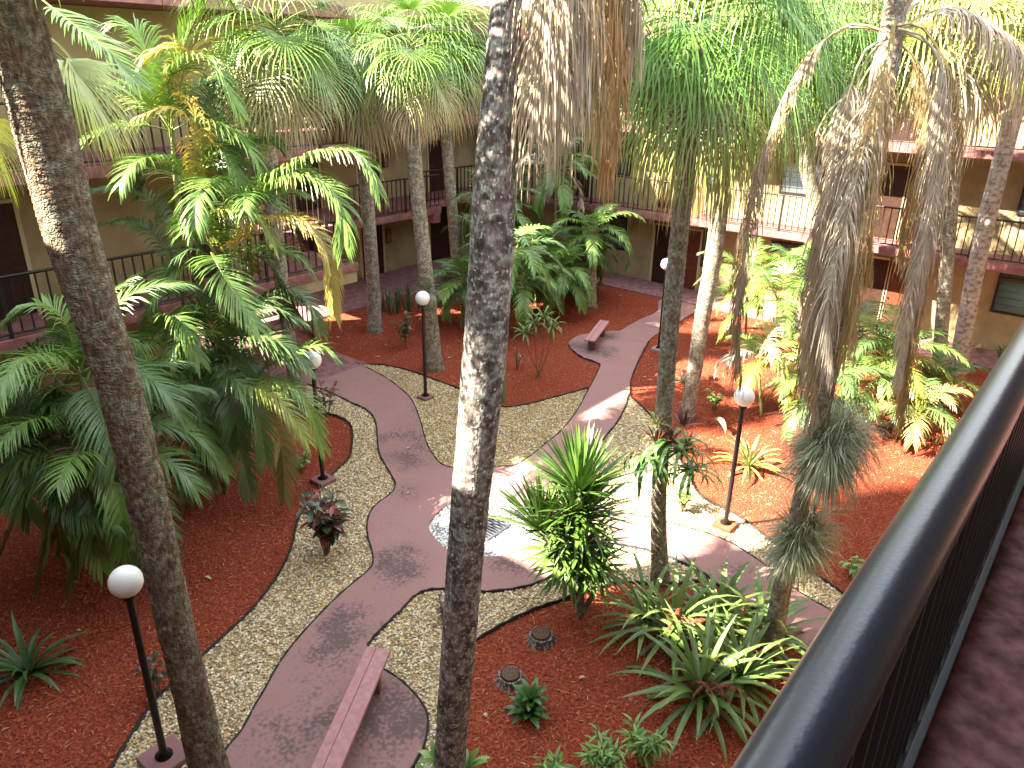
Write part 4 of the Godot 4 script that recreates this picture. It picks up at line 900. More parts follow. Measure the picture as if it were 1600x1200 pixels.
	fronds(o, [
		[[[138, 690], [142, 668], [165, 730], [190, 800]], -0.3, -0.8, 0.42, "g", 0.5], [[[138, 690], [110, 655], [60, 655], [-10, 690]], 0, -0.2, 0.42, "y", 0.9], [[[125, 590], [100, 500], [55, 476], [-5, 515]], 0.3, 0.3, 0.40, "g", 0.6], [[[125, 590], [70, 560], [20, 570], [-20, 600]], 0, -0.2, 0.45, "g", 0.5],
		[[[60, 690], [40, 640], [0, 600], [-40, 600]], 0, 0, 0.48, "b", 0.5], [[[60, 700], [60, 740], [30, 800], [0, 870]], -0.4, -0.8, 0.45, "y", 0.6], [[[138, 700], [120, 750], [90, 800], [70, 860]], -0.5, -1.0, 0.42, "m", 0.6], [[[138, 700], [130, 760], [140, 830], [160, 890]], -0.4, -0.8, 0.42, "g", 0.5],
		[[[175, 720], [190, 760], [200, 830], [215, 890]], -0.2, -0.5, 0.42, "b", 0.6], [[[20, 650], [20, 720], [0, 800], [-20, 850]], -0.2, -0.5, 0.45, "b", 0.6], [[[60, 690], [90, 730], [80, 820], [60, 920]], -0.6, -1.0, 0.42, "b", 0.5], [[[125, 590], [150, 540], [190, 560], [215, 620]], 0.2, 0, 0.45, "b", 0.6],
		[[[175, 720], [170, 780], [130, 850], [110, 920]], -0.4, -0.9, 0.42, "b", 0.6], [[[138, 690], [80, 700], [30, 740], [0, 790]], -0.3, -0.5, 0.42, "m", 0.8], [[[125, 590], [110, 540], [150, 480], [200, 440]], 0.6, 0.9, 0.45, "b", 0.5], [[[125, 600], [80, 610], [50, 660], [40, 720]], -0.1, -0.4, 0.45, "b", 0.6],
		[[[175, 720], [220, 750], [250, 810], [262, 870]], 0, -0.3, 0.42, "b", 0.6], [[[60, 700], [90, 760], [130, 800], [185, 820]], -0.5, -1.0, 0.42, "b", 0.5], [[[20, 650], [40, 560], [90, 520], [140, 545]], 0.5, 0.6, 0.45, "b", 0.6], [[[138, 700], [170, 740], [190, 800], [190, 870]], -0.6, -1.1, 0.4, "g", 0.6]], f)
	for q in [[138, 692], [60, 692], [175, 722], [20, 645], [125, 585]]: crown(o, PF(q[0], q[1], f), 8, 1.85, 0.56, ["b", "g", "g"], 1.3, -0.5, 1.6, 0.6, 0.026, 0.028)
	# middle clump by the far walk
	o = thing("bamboo_palm", "slender green palm with coarse fronds rising behind the central lichened trunk", "palm", G(787, 628)); f = fwd_of(o.position)
	cane(o, PackedVector3Array([o.position, PF(790, 520, f), PF(802, 400, f)]), 0.05, M.cane)
	crown(o, PF(804, 395, f), 12, 1.25, 0.36, ["g", "b", "g"], 1.2, -0.1, 1.5, 0.5, 0.045, 0.04)
	for q in [[838, 478, 838, 400, ["g", "b"], 1.5, "dense green feather palm left of the small far bench"], [760, 470, 775, 330, ["b", "b", "g"], 1.7, "dark bushy palm in the shade behind the lichened trunk"], [905, 462, 905, 400, ["g", "g", "b"], 1.4, "bright feather palm with upright fronds by the far walk"], [815, 520, 815, 440, ["g", "b"], 1.5, "drooping feather palm over the dappled mulch behind the dracaena"], [722, 512, 722, 440, ["b", "g"], 1.3, "low dark feather palm at the foot of the slender sabal"], [880, 492, 878, 425, ["g", "g"], 1.5, "spreading feather palm between the dracaena and the far walk"], [770, 455, 770, 360, ["b", "b"], 1.7, "shaded feather palm pressed against the far corner gallery"]]:
		o = thing("feather_palm", q[6], "palm", G(q[0], q[1]), "feather palms in the far corner"); f = fwd_of(o.position)
		var top := PF(q[2], q[3], f); cane(o, PackedVector3Array([o.position, o.position.lerp(top, 0.5), top]), 0.05, M.cane)
		crown(o, top, 18, q[5], 0.46, q[4], 1.35, -0.5, 1.5, 0.5, 0.05, 0.045)
	o = thing("feather_palm", "feather palm with a stout dark stem beside the far walk", "palm", G(921, 480), "feather palms in the far corner"); f = fwd_of(o.position)
	trunk(o, [[921, 480, 22], [922, 420, 20], [924, 370, 18]], [0, 0, 0], M.bark2, 18, 20.0); crown(o, PF(925, 365, f), 14, 1.7, 0.42, ["g", "g", "b"], 1.3, -0.2, 1.7, 0.6, 0.045, 0.045)
	o = thing("feather_palm", "tall feather palm with grey-green upper fronds at the corner of the galleries", "palm", G(868, 452), "feather palms in the far corner"); f = fwd_of(o.position)
	cane(o, PackedVector3Array([o.position, PF(868, 370, f), PF(866, 270, f)]), 0.06, M.cane); crown(o, PF(866, 265, f), 18, 1.9, 0.48, ["b", "w", "g"], 1.35, -0.4, 1.7, 0.7, 0.045, 0.045)
	o = thing("small_fan_palm", "small fan palm with stiff round leaves against the dark far block", "palm", G(728, 500)); f = fwd_of(o.position)
	for q in [[728, 385, 0.4], [735, 410, 2.2], [722, 340, 1.2], [735, 310, 0.8], [715, 450, 2.8], [730, 440, 1.5], [745, 360, 0.2], [740, 270, 1.0]]:
		cane(o, PackedVector3Array([o.position, PF((q[0] + 728) * 0.5, (q[1] + 500) * 0.5, f), PF(q[0], q[1], f)]), 0.012, M.cane)
		var at := PF(q[0], q[1], f); var az: float = q[2]
		leafpart(o, "fan_leaf", func(mb): fan(mb, at, az, 0.3, 0.1, 0.55, "b", 0.3, 24, 2.6), M.leaf)
	# right clumps
	for q in [[1212, 575, 1215, 470, ["g", "y", "b"], 16, 1.7, "areca palm with yellow-green fronds in front of the sunlit block"], [1260, 560, 1250, 430, ["g", "l", "b"], 16, 1.8, "areca palm with fresh green fronds against the sunlit gallery"], [1400, 655, 1385, 560, ["g", "b", "y"], 18, 1.6, "shaded areca palm below the long hanging straw fronds"], [1470, 640, 1460, 600, ["g", "b"], 12, 1.1, "low areca palm beside the pale leaning trunk"], [1190, 650, 1185, 560, ["y", "w", "g"], 12, 1.1, "pale areca palm in full sun behind the short lamp"], [1330, 620, 1330, 540, ["b", "g"], 14, 1.5, "dark areca palm hidden behind the dying palm"], [1165, 530, 1168, 440, ["g", "y"], 14, 1.6, "arching areca palm by the far walk of the sunlit block"], [1290, 680, 1290, 610, ["g", "b"], 14, 1.5, "areca palm spreading behind the large tillandsia tuft"], [1240, 640, 1245, 600, ["d", "y", "g"], 10, 1.1, "low yellowing areca palm in the sunlit mulch"], [1450, 690, 1430, 640, ["b", "m"], 12, 1.1, "dark low areca palm near the handrail"]]:
		o = thing("areca_palm", q[7], "palm", G(q[0], q[1]), "areca palms on the sunny side"); f = fwd_of(o.position)
		var top := PF(q[2], q[3], f); cane(o, PackedVector3Array([o.position, o.position.lerp(top, 0.6), top]), 0.035, M.cane)
		crown(o, top, q[5], q[6], 0.42, q[4], 1.4, -0.2, 1.6, 0.6, 0.028, 0.036)

func build_small():
	var gr := Color(0.075, 0.17, 0.03); var yl := Color(0.17, 0.24, 0.05)
	# spiky yucca
	var o := thing("spiky_yucca", "upright yucca with stiff sword leaves on bare stems beside the round junction", "plant", G(907, 962)); var f := fwd_of(o.position)
	cane(o, PackedVector3Array([o.position, PF(908, 870, f), PF(905, 765, f)]), 0.055, M.bark2); cane(o, PackedVector3Array([o.position + Vector3(0.05, 0, 0), PF(880, 880, f), PF(845, 825, f)]), 0.035, M.bark2); cane(o, PackedVector3Array([o.position - Vector3(0.05, 0, 0), PF(925, 930, f), PF(930, 885, f)]), 0.04, M.bark2)
	for h in [[905, 768, 120, 0.9, 1.5, 0.35], [846, 828, 90, 0.84, 1.5, 0.35], [905, 815, 70, 0.72, 0.9, -0.6], [912, 850, 80, 0.7, 0.7, -1.0], [928, 885, 70, 0.6, 1.2, -0.9], [888, 885, 70, 0.6, 1.0, -1.0], [893, 800, 60, 0.72, 1.3, -0.3], [872, 858, 60, 0.66, 1.2, -0.5], [915, 800, 50, 0.72, 1.3, -0.2]]:
		rosette(o, PF(h[0], h[1], f), h[2], h[3], 0.05, gr * 0.75, gr.lerp(yl, 0.3), h[4], h[5], 0.2, M.gloss)
	# clump of long strap leaves
	for q in [[1050, 1000, 26, "strap-leaved bromeliad with a dry rust-red flower head near the yucca"], [1118, 985, 26, "strap-leaved bromeliad at the far side of the clump by the right path"], [1150, 1075, 28, "strap-leaved bromeliad closest to the thick handrail"], [1092, 1100, 28, "strap-leaved bromeliad with hanging red flower spikes"], [1185, 1010, 20, "strap-leaved bromeliad leaning against the dying palm stem"], [1010, 985, 14, "small strap-leaved bromeliad at the edge of the mulch by the fern palm"]]:
		o = thing("bromeliad", q[3], "plant", G(q[0], q[1]), "bromeliads in the near bed")
		rosette(o, o.position + Vector3(0, 0.12, 0), int(q[2] * 1.5), 1.15, 0.07, Color(0.06, 0.13, 0.03), Color(0.16, 0.24, 0.06), 1.4, 0.1, 1.2, M.gloss)
		if q[0] in [1050, 1092]:
			for k in 10:
				var a := rr(0, TAU); var p := o.position + Vector3(-0.2 + rr(-0.1, 0.1), 0.55, 0.2 + rr(-0.1, 0.1))
				leafpart(o, "flower_spike", func(mb): pinnate(mb, arch(p, a, rr(-0.2, 0.9), rr(0.25, 0.45), 2.0, 8), 0.06, "o" if q[0] == 1050 else "x", 0.6, 0.3, 0.012, 0.1, 0.012), M.red)
	o = thing("bromeliad", "dark green strap-leaved plant in the shaded mulch by the large lamp", "plant", G(48, 1062)); rosette(o, o.position + Vector3(0, 0.1, 0), 30, 0.8, 0.06, Color(0.035, 0.09, 0.03), Color(0.08, 0.15, 0.045), 1.3, 0.1, 1.2, M.gloss)
	o = thing("bromeliad", "sunlit yellow-green bromeliad behind the short lamp", "plant", G(1168, 735)); rosette(o, o.position + Vector3(0, 0.1, 0), 28, 0.8, 0.06, Color(0.16, 0.21, 0.04), Color(0.34, 0.34, 0.09), 1.35, 0.05, 1.1, M.gloss)
	o = thing("bromeliad", "small pale spiky plant at the foot of the leaning sunlit trunk", "plant", G(1066, 600)); rosette(o, o.position + Vector3(0, 0.05, 0), 14, 0.4, 0.04, Color(0.3, 0.32, 0.2), Color(0.45, 0.44, 0.3), 1.35, 0.3, 0.8, M.gloss)
	# broad-leaved shrubs
	var dark := [Color(0.035, 0.05, 0.025), Color(0.06, 0.025, 0.022), Color(0.03, 0.06, 0.025), Color(0.09, 0.025, 0.025), Color(0.22, 0.05, 0.045)]
	o = thing("ti_shrub", "bushy dark burgundy shrub on the gravel beside the shaded lamp", "shrub", G(510, 868)); shrub(o, o.position, 14, 1.25, 0.46, 12, 0.25, 0.1, dark, M.gloss)
	o = thing("ti_shrub", "thin burgundy twig plant at the corner where the path turns", "shrub", G(512, 652)); shrub(o, o.position, 5, 0.95, 0.34, 7, 0.2, 0.08, dark, M.gloss)
	o = thing("ti_shrub", "small burgundy plant half hidden behind the lichened trunk on gravel", "shrub", G(692, 968)); shrub(o, o.position, 4, 0.4, 0.14, 6, 0.12, 0.045, [Color(0.07, 0.035, 0.025), Color(0.1, 0.05, 0.03)], M.gloss)
	o = thing("ti_shrub", "small burgundy and green shrub between the large lamp and the ringed trunk", "shrub", G(250, 1085)); shrub(o, o.position, 5, 0.75, 0.2, 7, 0.17, 0.075, [Color(0.04, 0.08, 0.03), Color(0.16, 0.03, 0.03), Color(0.05, 0.05, 0.03)], M.gloss)
	o = thing("glossy_shrub", "dark glossy little plant next to the stumps", "shrub", G(825, 1118)); rosette(o, o.position + Vector3(0, 0.05, 0), 22, 0.3, 0.085, Color(0.03, 0.09, 0.025), Color(0.07, 0.16, 0.04), 1.4, 0.2, 0.9, M.gloss); rosette(o, o.position + Vector3(0.05, 0.22, 0), 12, 0.26, 0.075, Color(0.04, 0.10, 0.025), Color(0.08, 0.17, 0.04), 1.4, 0.4, 0.9, M.gloss)
	var fresh := [Color(0.10, 0.22, 0.03), Color(0.16, 0.28, 0.05), Color(0.08, 0.18, 0.03)]
	for q in [[935, 1215, "leafy green plant with lance-shaped leaves beside the near bromeliads", 0.62, 8], [1000, 1195, "fresh green lance-leaved plant touching the red flower spikes", 0.62, 7], [868, 1240, "small lance-leaved plant at the near edge of the stump bed", 0.4, 5]]:
		o = thing("lance_shrub", q[2], "shrub", G(q[0], q[1]), "lance-leaved shrubs in the near bed"); shrub(o, o.position, q[4], q[3], 0.28, 16, 0.2, 0.034, fresh, M.gloss)
	o = thing("lance_shrub", "pale green leafy plant growing round the foot of the lichened trunk", "shrub", G(703, 1240))
	for k in 3: rosette(o, o.position + [Vector3(-0.26, 0.25, -0.1), Vector3(0.22, 0.22, 0.05), Vector3(0.1, 0.2, -0.28)][k], 12, 0.28, 0.08, Color(0.12, 0.24, 0.05), Color(0.22, 0.34, 0.09), 1.3, -0.1, 0.8, M.gloss)
	o = thing("leafy_shrub", "dark leafy shrub with bare lower stems behind the far gravel lamp", "shrub", G(632, 545)); shrub(o, o.position, 7, 1.15, 0.42, 10, 0.2, 0.09, [Color(0.05, 0.10, 0.035), Color(0.08, 0.12, 0.05), Color(0.12, 0.10, 0.06)], M.gloss)
	o = thing("snake_plant", "stand of dark upright leaves by the far walk", "plant", G(618, 487))
	for k in 40:
		var p := o.position + Vector3(rr(-0.7, 0.7), 0, rr(-0.4, 0.4)); var az := rr(0, TAU); var h := rr(0.5, 0.95)
		leafpart(o, "leaf", func(mb): strap(mb, p, az, 1.45, h, 0.06, 0.2, Color(0.03, 0.07, 0.035), Color(0.05, 0.10, 0.05), 0.5, 4), M.gloss)
	o = thing("grass_tuft", "pale wispy tuft clinging to the curving sabal trunk", "plant", PF(668, 456, fwd_of(G(678, 576)) - 0.2)); tuft(o, "leaf_mass", o.position, 150, 0.55, 0.014, Color(0.14, 0.18, 0.12), Color(0.26, 0.28, 0.2), 0.7, M.leaf)
	o = thing("dracaena", "dracaena with thin bare stems and tufted leaves in sun-dappled mulch", "plant", G(842, 588)); f = fwd_of(o.position)
	for q in [[835, 505, 0], [850, 495, 0], [862, 510, 0], [820, 520, 0]]:
		cane(o, PackedVector3Array([o.position + Vector3(rr(-0.1, 0.1), 0, rr(-0.1, 0.1)), PF(842 + (q[0] - 842) * 0.7, 550, f), PF(q[0], q[1], f)]), 0.012, M.twig); rosette(o, PF(q[0], q[1], f), 16, 0.42, 0.045, Color(0.09, 0.18, 0.04), Color(0.16, 0.25, 0.05), 1.2, -0.4, 1.2, M.gloss)
	o = thing("leafy_shrub", "bare-stemmed little shrub in dappled mulch left of the dracaena", "shrub", G(808, 575)); shrub(o, o.position, 5, 0.7, 0.25, 3, 0.16, 0.06, [Color(0.08, 0.14, 0.04)], M.gloss)
	var leafy := [Color(0.13, 0.23, 0.05), Color(0.17, 0.27, 0.06), Color(0.10, 0.19, 0.04)]
	for q in [[1095, 500, 0.75, 0.4, "light green shrub where the far path meets the walk"], [1066, 800, 0.5, 0.2, "spindly green shrub growing in the sunlit gravel"], [1335, 905, 0.3, 0.3, "low green seedlings in the mulch by the handrail"], [1390, 870, 0.3, 0.3, "leafy seedling patch in the mulch right of the tillandsia"], [1562, 562, 0.5, 0.25, "small broad-leaved plant at the corner of the right walk"], [470, 735, 0.4, 0.3, "low groundcover shrub behind the shaded lamp"], [1115, 640, 0.5, 0.25, "thin-leaved green shrub beside the leaning sunlit trunk"]]:
		o = thing("leafy_shrub", q[4], "shrub", G(q[0], q[1])); shrub(o, o.position, 8, q[2], q[3], 8, 0.14, 0.06, leafy, M.gloss)
	o = thing("palm_sheath", "curled brown palm sheath lying in the sunlit mulch beside the leaning trunk", "leaf", G(1112, 668)); leafpart(o, "sheath", func(mb): strap(mb, o.position + Vector3(0.1, 0.02, -0.1), 2.2, 0.9, 0.8, 0.16, 1.9, LEAF.x[0], LEAF.s[1], 0.9, 8), M.dead)
	for q in [[530, 528], [482, 522], [603, 538], [655, 500], [588, 558], [700, 560], [972, 462], [870, 470], [1040, 905], [760, 1120], [905, 1060], [120, 985], [330, 905], [640, 700], [640, 770], [1010, 590], [560, 505], [300, 960]]:
		o = thing("fallen_leaf", "small pale dry leaf fallen flat on the " + ("pink path" if q[0] in [640] else "red mulch"), "leaf", G(q[0], q[1], 0.05 if q[0] in [640] else 0.014), "small dry fallen leaves"); var la := rr(0, TAU); var ll := rr(0.06, 0.13)
		leafpart(o, "leaf_blade", func(mb): strap(mb, o.position, la, 0.5, ll, 0.045, 0.9, LEAF.s[1], LEAF.w[1], 0.5, 5), M.dead)
	# epiphytes
	var fp := fwd_of(G(1032, 908)); var at := PF(1040, 700, fp)
	o = thing("staghorn_fern", "staghorn fern with dark red centre hugging the pale slim trunk", "fern", at)
	for q in [[1010, 715], [1062, 705], [1080, 735], [1050, 690]]:
		var p := PF(q[0], q[1], fp - 0.15)
		for k in 24:
			var az := rr(0, TAU); var l := rr(0.4, 0.8); var cc := Color(0.05, 0.12, 0.035).lerp(Color(0.10, 0.19, 0.05), rng.randf())
			leafpart(o, "leaf", func(mb): strap(mb, p, az, rr(-0.2, 0.7), l, 0.05, 2.3, cc, cc * 1.2, 0.3, 6), M.gloss)
	for q in [[1045, 690], [1068, 665], [1025, 690]]: rosette(o, PF(q[0], q[1], fp - 0.15), 14, 0.26, 0.04, Color(0.09, 0.02, 0.018), Color(0.17, 0.05, 0.035), 1.45, 0.2, 0.4, M.gloss)
	for q in [[1025, 662], [1075, 690]]: rosette(o, PF(q[0], q[1], fp - 0.1), 12, 0.2, 0.035, Color(0.22, 0.28, 0.06), Color(0.32, 0.36, 0.1), 1.3, 0.1, 0.7, M.gloss)
	var f6 := fwd_of(G(1203, 1024))
	for q in [[1290, 695, 1300, 0.75, "large grey-green tillandsia tuft on the dying palm below its hanging fronds"], [1243, 835, 900, 0.6, "smaller grey-green tillandsia tuft low on the dying palm stem"]]:
		o = thing("tillandsia", q[4], "air plant", PF(q[0], q[1], f6), "tillandsia tufts on the dying palm")
		for dd in [Vector3(-0.2, -0.08, 0.1), Vector3(0.2, 0.1, 0.12)]: tuft(o, "leaf_mass", o.position + dd, int(q[2] * 0.5), q[3] * 0.95, 0.011, Color(0.17, 0.20, 0.12), Color(0.34, 0.35, 0.23), 1.1, M.leaf, 0.9)
		tuft(o, "leaf_mass", o.position, int(q[2] * 0.6), q[3], 0.011, Color(0.15, 0.185, 0.11), Color(0.33, 0.34, 0.23), 0.75, M.leaf, 0.7)
		tuft(o, "dry_leaf_mass", o.position - Vector3(0, 0.12, 0), int(q[2] * 0.35), q[3] * 0.85, 0.011, LEAF.x[0], LEAF.w[0], 2.2, M.dead, 0.9)
		rosette(o, o.position + Vector3(0.12, 0.1, 0.1), 7, 0.14, 0.03, Color(0.5, 0.04, 0.03), Color(0.6, 0.08, 0.05), 1.3, 0.3, 0.5, M.gloss)

func materials():
	var gy := func(a: float, b: float): return [[0.0, 0.35, 0.65, 1.0], [Color(a, a, a), Color(lerpf(a, b, 0.4), lerpf(a, b, 0.4), lerpf(a, b, 0.4)), Color(lerpf(a, b, 0.7), lerpf(a, b, 0.7), lerpf(a, b, 0.7)), Color(b, b, b)]]
	var grain := noise_tex(0.06, gy.call(0.0, 1.0), 512, 5, FastNoiseLite.TYPE_SIMPLEX_SMOOTH, 3)
	M.mulch = tri_mat(noise_tex(0.045, [[0.0, 0.4, 0.6, 1.0], [Color(0.36, 0.15, 0.10), Color(0.50, 0.21, 0.135), Color(0.57, 0.26, 0.165), Color(0.64, 0.34, 0.23)]], 512, 6), 0.7, 0.95, grain, 2.5)
	M.gravel = tri_mat(noise_tex(0.12, [[0.0, 0.45, 0.6, 1.0], [Color(0.30, 0.24, 0.16), Color(0.52, 0.44, 0.33), Color(0.63, 0.56, 0.45), Color(0.76, 0.72, 0.64)]], 512, 4), 1.6, 0.95, grain, 1.0)
	M.white_bed = tri_mat(noise_tex(0.12, [[0.0, 0.5, 1.0], [Color(0.35, 0.35, 0.35), Color(0.62, 0.62, 0.61), Color(0.75, 0.75, 0.74)]], 256, 4), 1.6, 0.95)
	M.path = path_mat()
	M.walk = tri_mat(noise_tex(0.02, [[0.0, 0.4, 0.6, 1.0], [Color(0.42, 0.29, 0.29), Color(0.50, 0.355, 0.36), Color(0.545, 0.395, 0.40), Color(0.60, 0.45, 0.45)]], 512, 6, FastNoiseLite.TYPE_SIMPLEX_SMOOTH, 9), 0.35, 0.8, grain, 0.15)
	M.floor = tri_mat(noise_tex(0.02, [[0.0, 0.4, 0.6, 1.0], [Color(0.27, 0.18, 0.18), Color(0.40, 0.27, 0.27), Color(0.47, 0.325, 0.325), Color(0.55, 0.41, 0.40)]], 512, 6, FastNoiseLite.TYPE_SIMPLEX_SMOOTH, 19), 0.8, 0.85, grain, 0.3)
	M.fascia = tri_mat(noise_tex(0.02, [[0.0, 0.4, 0.6, 1.0], [Color(0.43, 0.28, 0.28), Color(0.50, 0.33, 0.33), Color(0.54, 0.36, 0.36), Color(0.60, 0.43, 0.42)]], 256, 5, FastNoiseLite.TYPE_SIMPLEX_SMOOTH, 29), 0.6, 0.7, grain, 0.1)
	M.wall = tri_mat(noise_tex(0.015, [[0.0, 0.4, 0.6, 1.0], [Color(0.54, 0.475, 0.36), Color(0.58, 0.515, 0.395), Color(0.60, 0.54, 0.415), Color(0.63, 0.57, 0.45)]], 256, 5, FastNoiseLite.TYPE_SIMPLEX_SMOOTH, 39), 0.3, 0.9, grain, 0.2)
	M.stone = mat(Color.WHITE, 0.7, 0.4); M.stone.vertex_color_use_as_albedo = true
	M.edge = mat(Color(0.06, 0.05, 0.05), 0.7)
	M.rail = mat(Color(0.10, 0.07, 0.068), 0.5); M.rail_near = mat(Color(0.10, 0.095, 0.105), 0.4)
	M.handrail = mat(Color(0.17, 0.19, 0.235), 0.3); M.handrail.heightmap_enabled = true; M.handrail.heightmap_texture = grain; M.handrail.heightmap_scale = 0.035; M.handrail.uv1_triplanar = true; M.handrail.uv1_world_triplanar = true; M.handrail.uv1_scale = Vector3.ONE * 3.0
	M.lip = mat(Color(0.30, 0.32, 0.36), 0.6)
	M.door_dark = tri_mat(noise_tex(0.03, [[0.0, 1.0], [Color(0.16, 0.10, 0.08), Color(0.24, 0.15, 0.11)]], 256, 3, FastNoiseLite.TYPE_SIMPLEX_SMOOTH, 49), 0.6, 0.5); M.door_red = tri_mat(noise_tex(0.03, [[0.0, 1.0], [Color(0.33, 0.17, 0.12), Color(0.40, 0.22, 0.15)]], 256, 3, FastNoiseLite.TYPE_SIMPLEX_SMOOTH, 59), 0.6, 0.5)
	M.jamb = mat(Color(0.70, 0.63, 0.50), 0.6); M.metal = mat(Color(0.6, 0.55, 0.45), 0.35); M.metal.metallic = 0.9
	M.dark_glass = mat(Color(0.06, 0.065, 0.07), 0.15); M.louvre = mat(Color(0.25, 0.28, 0.28), 0.12, 0.7); M.redbox = mat(Color(0.42, 0.22, 0.18), 0.6)
	M.globe = mat(Color(0.93, 0.93, 0.93), 0.25); M.globe.subsurf_scatter_enabled = true; M.globe.subsurf_scatter_strength = 0.4
	M.plinth = mat(Color(0.52, 0.36, 0.36), 0.85); M.rust = mat(Color(0.50, 0.28, 0.18), 0.9); M.pale = mat(Color(0.62, 0.5, 0.47), 0.85)
	M.bench = tri_mat(noise_tex(0.03, [[0.0, 0.45, 0.6, 1.0], [Color(0.61, 0.43, 0.435), Color(0.645, 0.465, 0.47), Color(0.66, 0.48, 0.485), Color(0.69, 0.53, 0.52)]], 256, 5, FastNoiseLite.TYPE_SIMPLEX_SMOOTH, 69), 1.2, 0.7); M.bench_leg = mat(Color(0.46, 0.31, 0.31), 0.85)
	M.steel = mat(Color(0.27, 0.29, 0.33), 0.55); M.pit = mat(Color(0.03, 0.03, 0.035), 0.9)  # pit: painted dark for the shaded hole under the grate
	M.cut = tri_mat(noise_tex(0.05, [[0.0, 0.5, 1.0], [Color(0.22, 0.16, 0.13), Color(0.38, 0.29, 0.24), Color(0.52, 0.44, 0.38)]], 256, 4), 3.0, 0.95)
	M.leaf = leaf_mat(0.4, Color(0.5, 0.55, 0.3)); M.gloss = leaf_mat(0.36, Color(0.3, 0.35, 0.18)); M.dead = leaf_mat(0.75, Color(0.35, 0.3, 0.2)); M.red = leaf_mat(0.7, Color(0.3, 0.1, 0.05)); M.red.albedo_color = Color(0.72, 0.40, 0.38)
	M.cane = mat(Color(0.42, 0.46, 0.27), 0.6); M.twig = mat(Color(0.42, 0.33, 0.26), 0.85)
	M.bark3 = tri_mat(noise_tex(0.03, [[0.0, 0.3, 0.45, 0.7, 1.0], [Color(0.36, 0.30, 0.29), Color(0.50, 0.45, 0.43), Color(0.63, 0.60, 0.57), Color(0.67, 0.645, 0.62), Color(0.72, 0.70, 0.67)]], 256, 5, FastNoiseLite.TYPE_SIMPLEX_SMOOTH, 91), 0.9, 0.9, grain, 0.5)
	M.bark0 = bark_mat(0, 1.0 / 8.2); M.bark1 = bark_mat(1, 1.0 / 7.9); M.bark2 = bark_mat(2, 1.0 / 2.6)

func path_mat() -> StandardMaterial3D:              # painted concrete with grey mildew stains; one texel is 1.5 cm of ground
	var n := 1600; var f := FastNoiseLite.new(); f.seed = 77; f.frequency = 0.012; f.fractal_octaves = 6; f.fractal_gain = 0.62
	var g := FastNoiseLite.new(); g.seed = 78; g.frequency = 0.2; g.fractal_octaves = 2
	var spots := []
	for q in [[640, 690, 0.55], [650, 660, 0.4], [660, 720, 0.45], [625, 885, 0.42], [615, 905, 0.35], [640, 875, 0.3], [560, 960, 0.4], [530, 1000, 0.35], [500, 1040, 0.5], [640, 770, 0.3], [930, 548, 0.55], [915, 542, 0.4], [955, 530, 0.4], [950, 560, 0.35], [800, 890, 0.35], [835, 880, 0.35], [420, 1150, 0.5], [600, 1150, 0.6], [560, 1120, 0.4], [640, 1110, 0.4], [1150, 900, 0.3]]:
		var p := G(q[0], q[1]); spots.append([Vector2(p.x, -p.z), q[2]])
	var d := PackedByteArray(); d.resize(n * n * 3); var wet := PackedFloat32Array(); wet.resize(n * n); var tx := n / 24.0
	for q in spots:
		var r := int(q[1] * 2.0 * tx); var cx := int(q[0].x * tx); var cy := int(q[0].y * tx); var k2 := 1.1 / pow(q[1] * tx, 2.0)
		for y in range(maxi(cy - r, 0), mini(cy + r, n)):
			for x in range(maxi(cx - r, 0), mini(cx + r, n)): wet[y * n + x] += exp(-((x - cx) * (x - cx) + (y - cy) * (y - cy)) * k2)
	for y in n * 3 / 4:
		for x in n:
			var a := f.get_noise_2d(x, y); var b := g.get_noise_2d(x, y)
			var s := clampf(a * 0.6 - 0.1 + b * 0.25, 0.0, 0.22) + clampf(wet[y * n + x] * (0.26 + 0.75 * b + 1.0 * a), 0.0, 0.55)
			var c := Color(0.575, 0.43, 0.42).lerp(Color(0.615, 0.47, 0.455), clampf(0.5 + a, 0.0, 1.0)); c = c * (1.0 + 0.06 * b)
			c = c.lerp(Color(0.29, 0.25, 0.25), clampf(s, 0.0, 0.7)); var k := (y * n + x) * 3
			d[k] = clampi(int(c.r * 255), 0, 255); d[k + 1] = clampi(int(c.g * 255), 0, 255); d[k + 2] = clampi(int(c.b * 255), 0, 255)
	var m := mat(Color.WHITE, 0.85, 0.3); m.albedo_texture = ImageTexture.create_from_image(Image.create_from_data(n, n, false, Image.FORMAT_RGB8, d)); m.uv1_scale = Vector3.ONE / 24.0
	return m

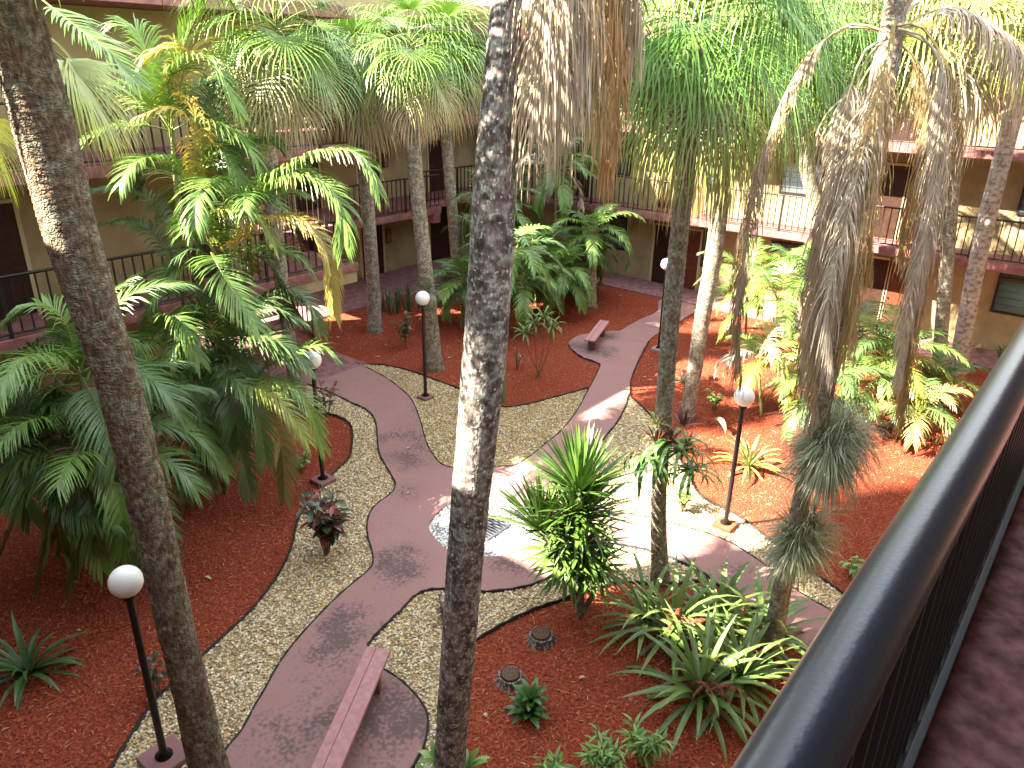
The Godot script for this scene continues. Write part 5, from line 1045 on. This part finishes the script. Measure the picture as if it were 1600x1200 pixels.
func _ready():
	setup_axes(); rng.seed = 20260
	var cam := Camera3D.new(); cam.name = "camera"; add_child(cam)
	cam.transform = Transform3D(Basis(CR, CU, -CF), Vector3(0, CH, 0)); cam.fov = rad_to_deg(2.0 * atan(600.0 / FOC)); cam.near = 0.05; cam.far = 400.0; cam.current = true
	var we := WorldEnvironment.new(); we.name = "environment"; var e := Environment.new()
	var sm := ProceduralSkyMaterial.new(); sm.sky_top_color = Color(0.71, 0.74, 0.77); sm.sky_horizon_color = Color(0.88, 0.87, 0.83); sm.ground_horizon_color = Color(0.6, 0.58, 0.52); sm.ground_bottom_color = Color(0.3, 0.28, 0.25)
	var sky := Sky.new(); sky.sky_material = sm; e.background_mode = Environment.BG_SKY; e.sky = sky; e.background_energy_multiplier = 0.72
	e.tonemap_mode = Environment.TONE_MAPPER_LINEAR; e.tonemap_exposure = 10.8
	e.sdfgi_enabled = true; e.ssao_enabled = true; e.ssil_enabled = true
	we.environment = e; add_child(we)
	var sun := DirectionalLight3D.new(); sun.name = "sun"; add_child(sun)
	var el := deg_to_rad(40.5); var saz := deg_to_rad(-36.0)           # light travels along +u, -v
	var dir := W(cos(saz) * cos(el), sin(saz) * cos(el), -sin(el))
	sun.look_at_from_position(Vector3.ZERO, dir, Vector3.UP); sun.light_energy = 1.6; sun.light_color = Color(1.0, 0.95, 0.86); sun.light_angular_distance = 0.5; sun.shadow_enabled = true
	materials(); print("materials ", Time.get_ticks_msec())
	build_ground(); print("ground ", Time.get_ticks_msec())
	build_blocks(); print("blocks ", Time.get_ticks_msec())
	lamp(258, 1187, "globe lamp with a white ball on the gravel beside the ringed trunk", 0.22, M.plinth); lamp(505, 752, "globe lamp rising behind the burgundy shrub in shaded mulch", 0.18, M.plinth); lamp(665, 622, "globe lamp on a small plinth in the far fork gravel", 0.15, M.plinth)
	lamp(1133, 822, "globe lamp on a rusty base in the sunlit gravel", 0.17, M.rust); lamp(1029, 547, "globe lamp half hidden behind the pale slim trunk near the far walk", 0.17, M.pale)
	bench([[576, 1010], [608, 1012], [519, 1245], [459, 1245]], 0.44, "long pink plank bench on the paved pad beside the winding path", [-0.34, 0.34])
	bench([[936.5, 499.5], [953, 501], [929.5, 532], [913, 531]], 0.42, "short pink bench on the far paved pad", [-0.33, 0.3])
	grate(); stump(845, 1002, 0.17, 0.15, "low round stump with a pale cut top in red mulch"); stump(797, 1064, 0.16, 0.13, "frayed stump close to the small glossy plant")
	build_palms(); print("palms ", Time.get_ticks_msec())
	build_feathers(); print("feathers ", Time.get_ticks_msec())
	build_small(); print("small ", Time.get_ticks_msec())
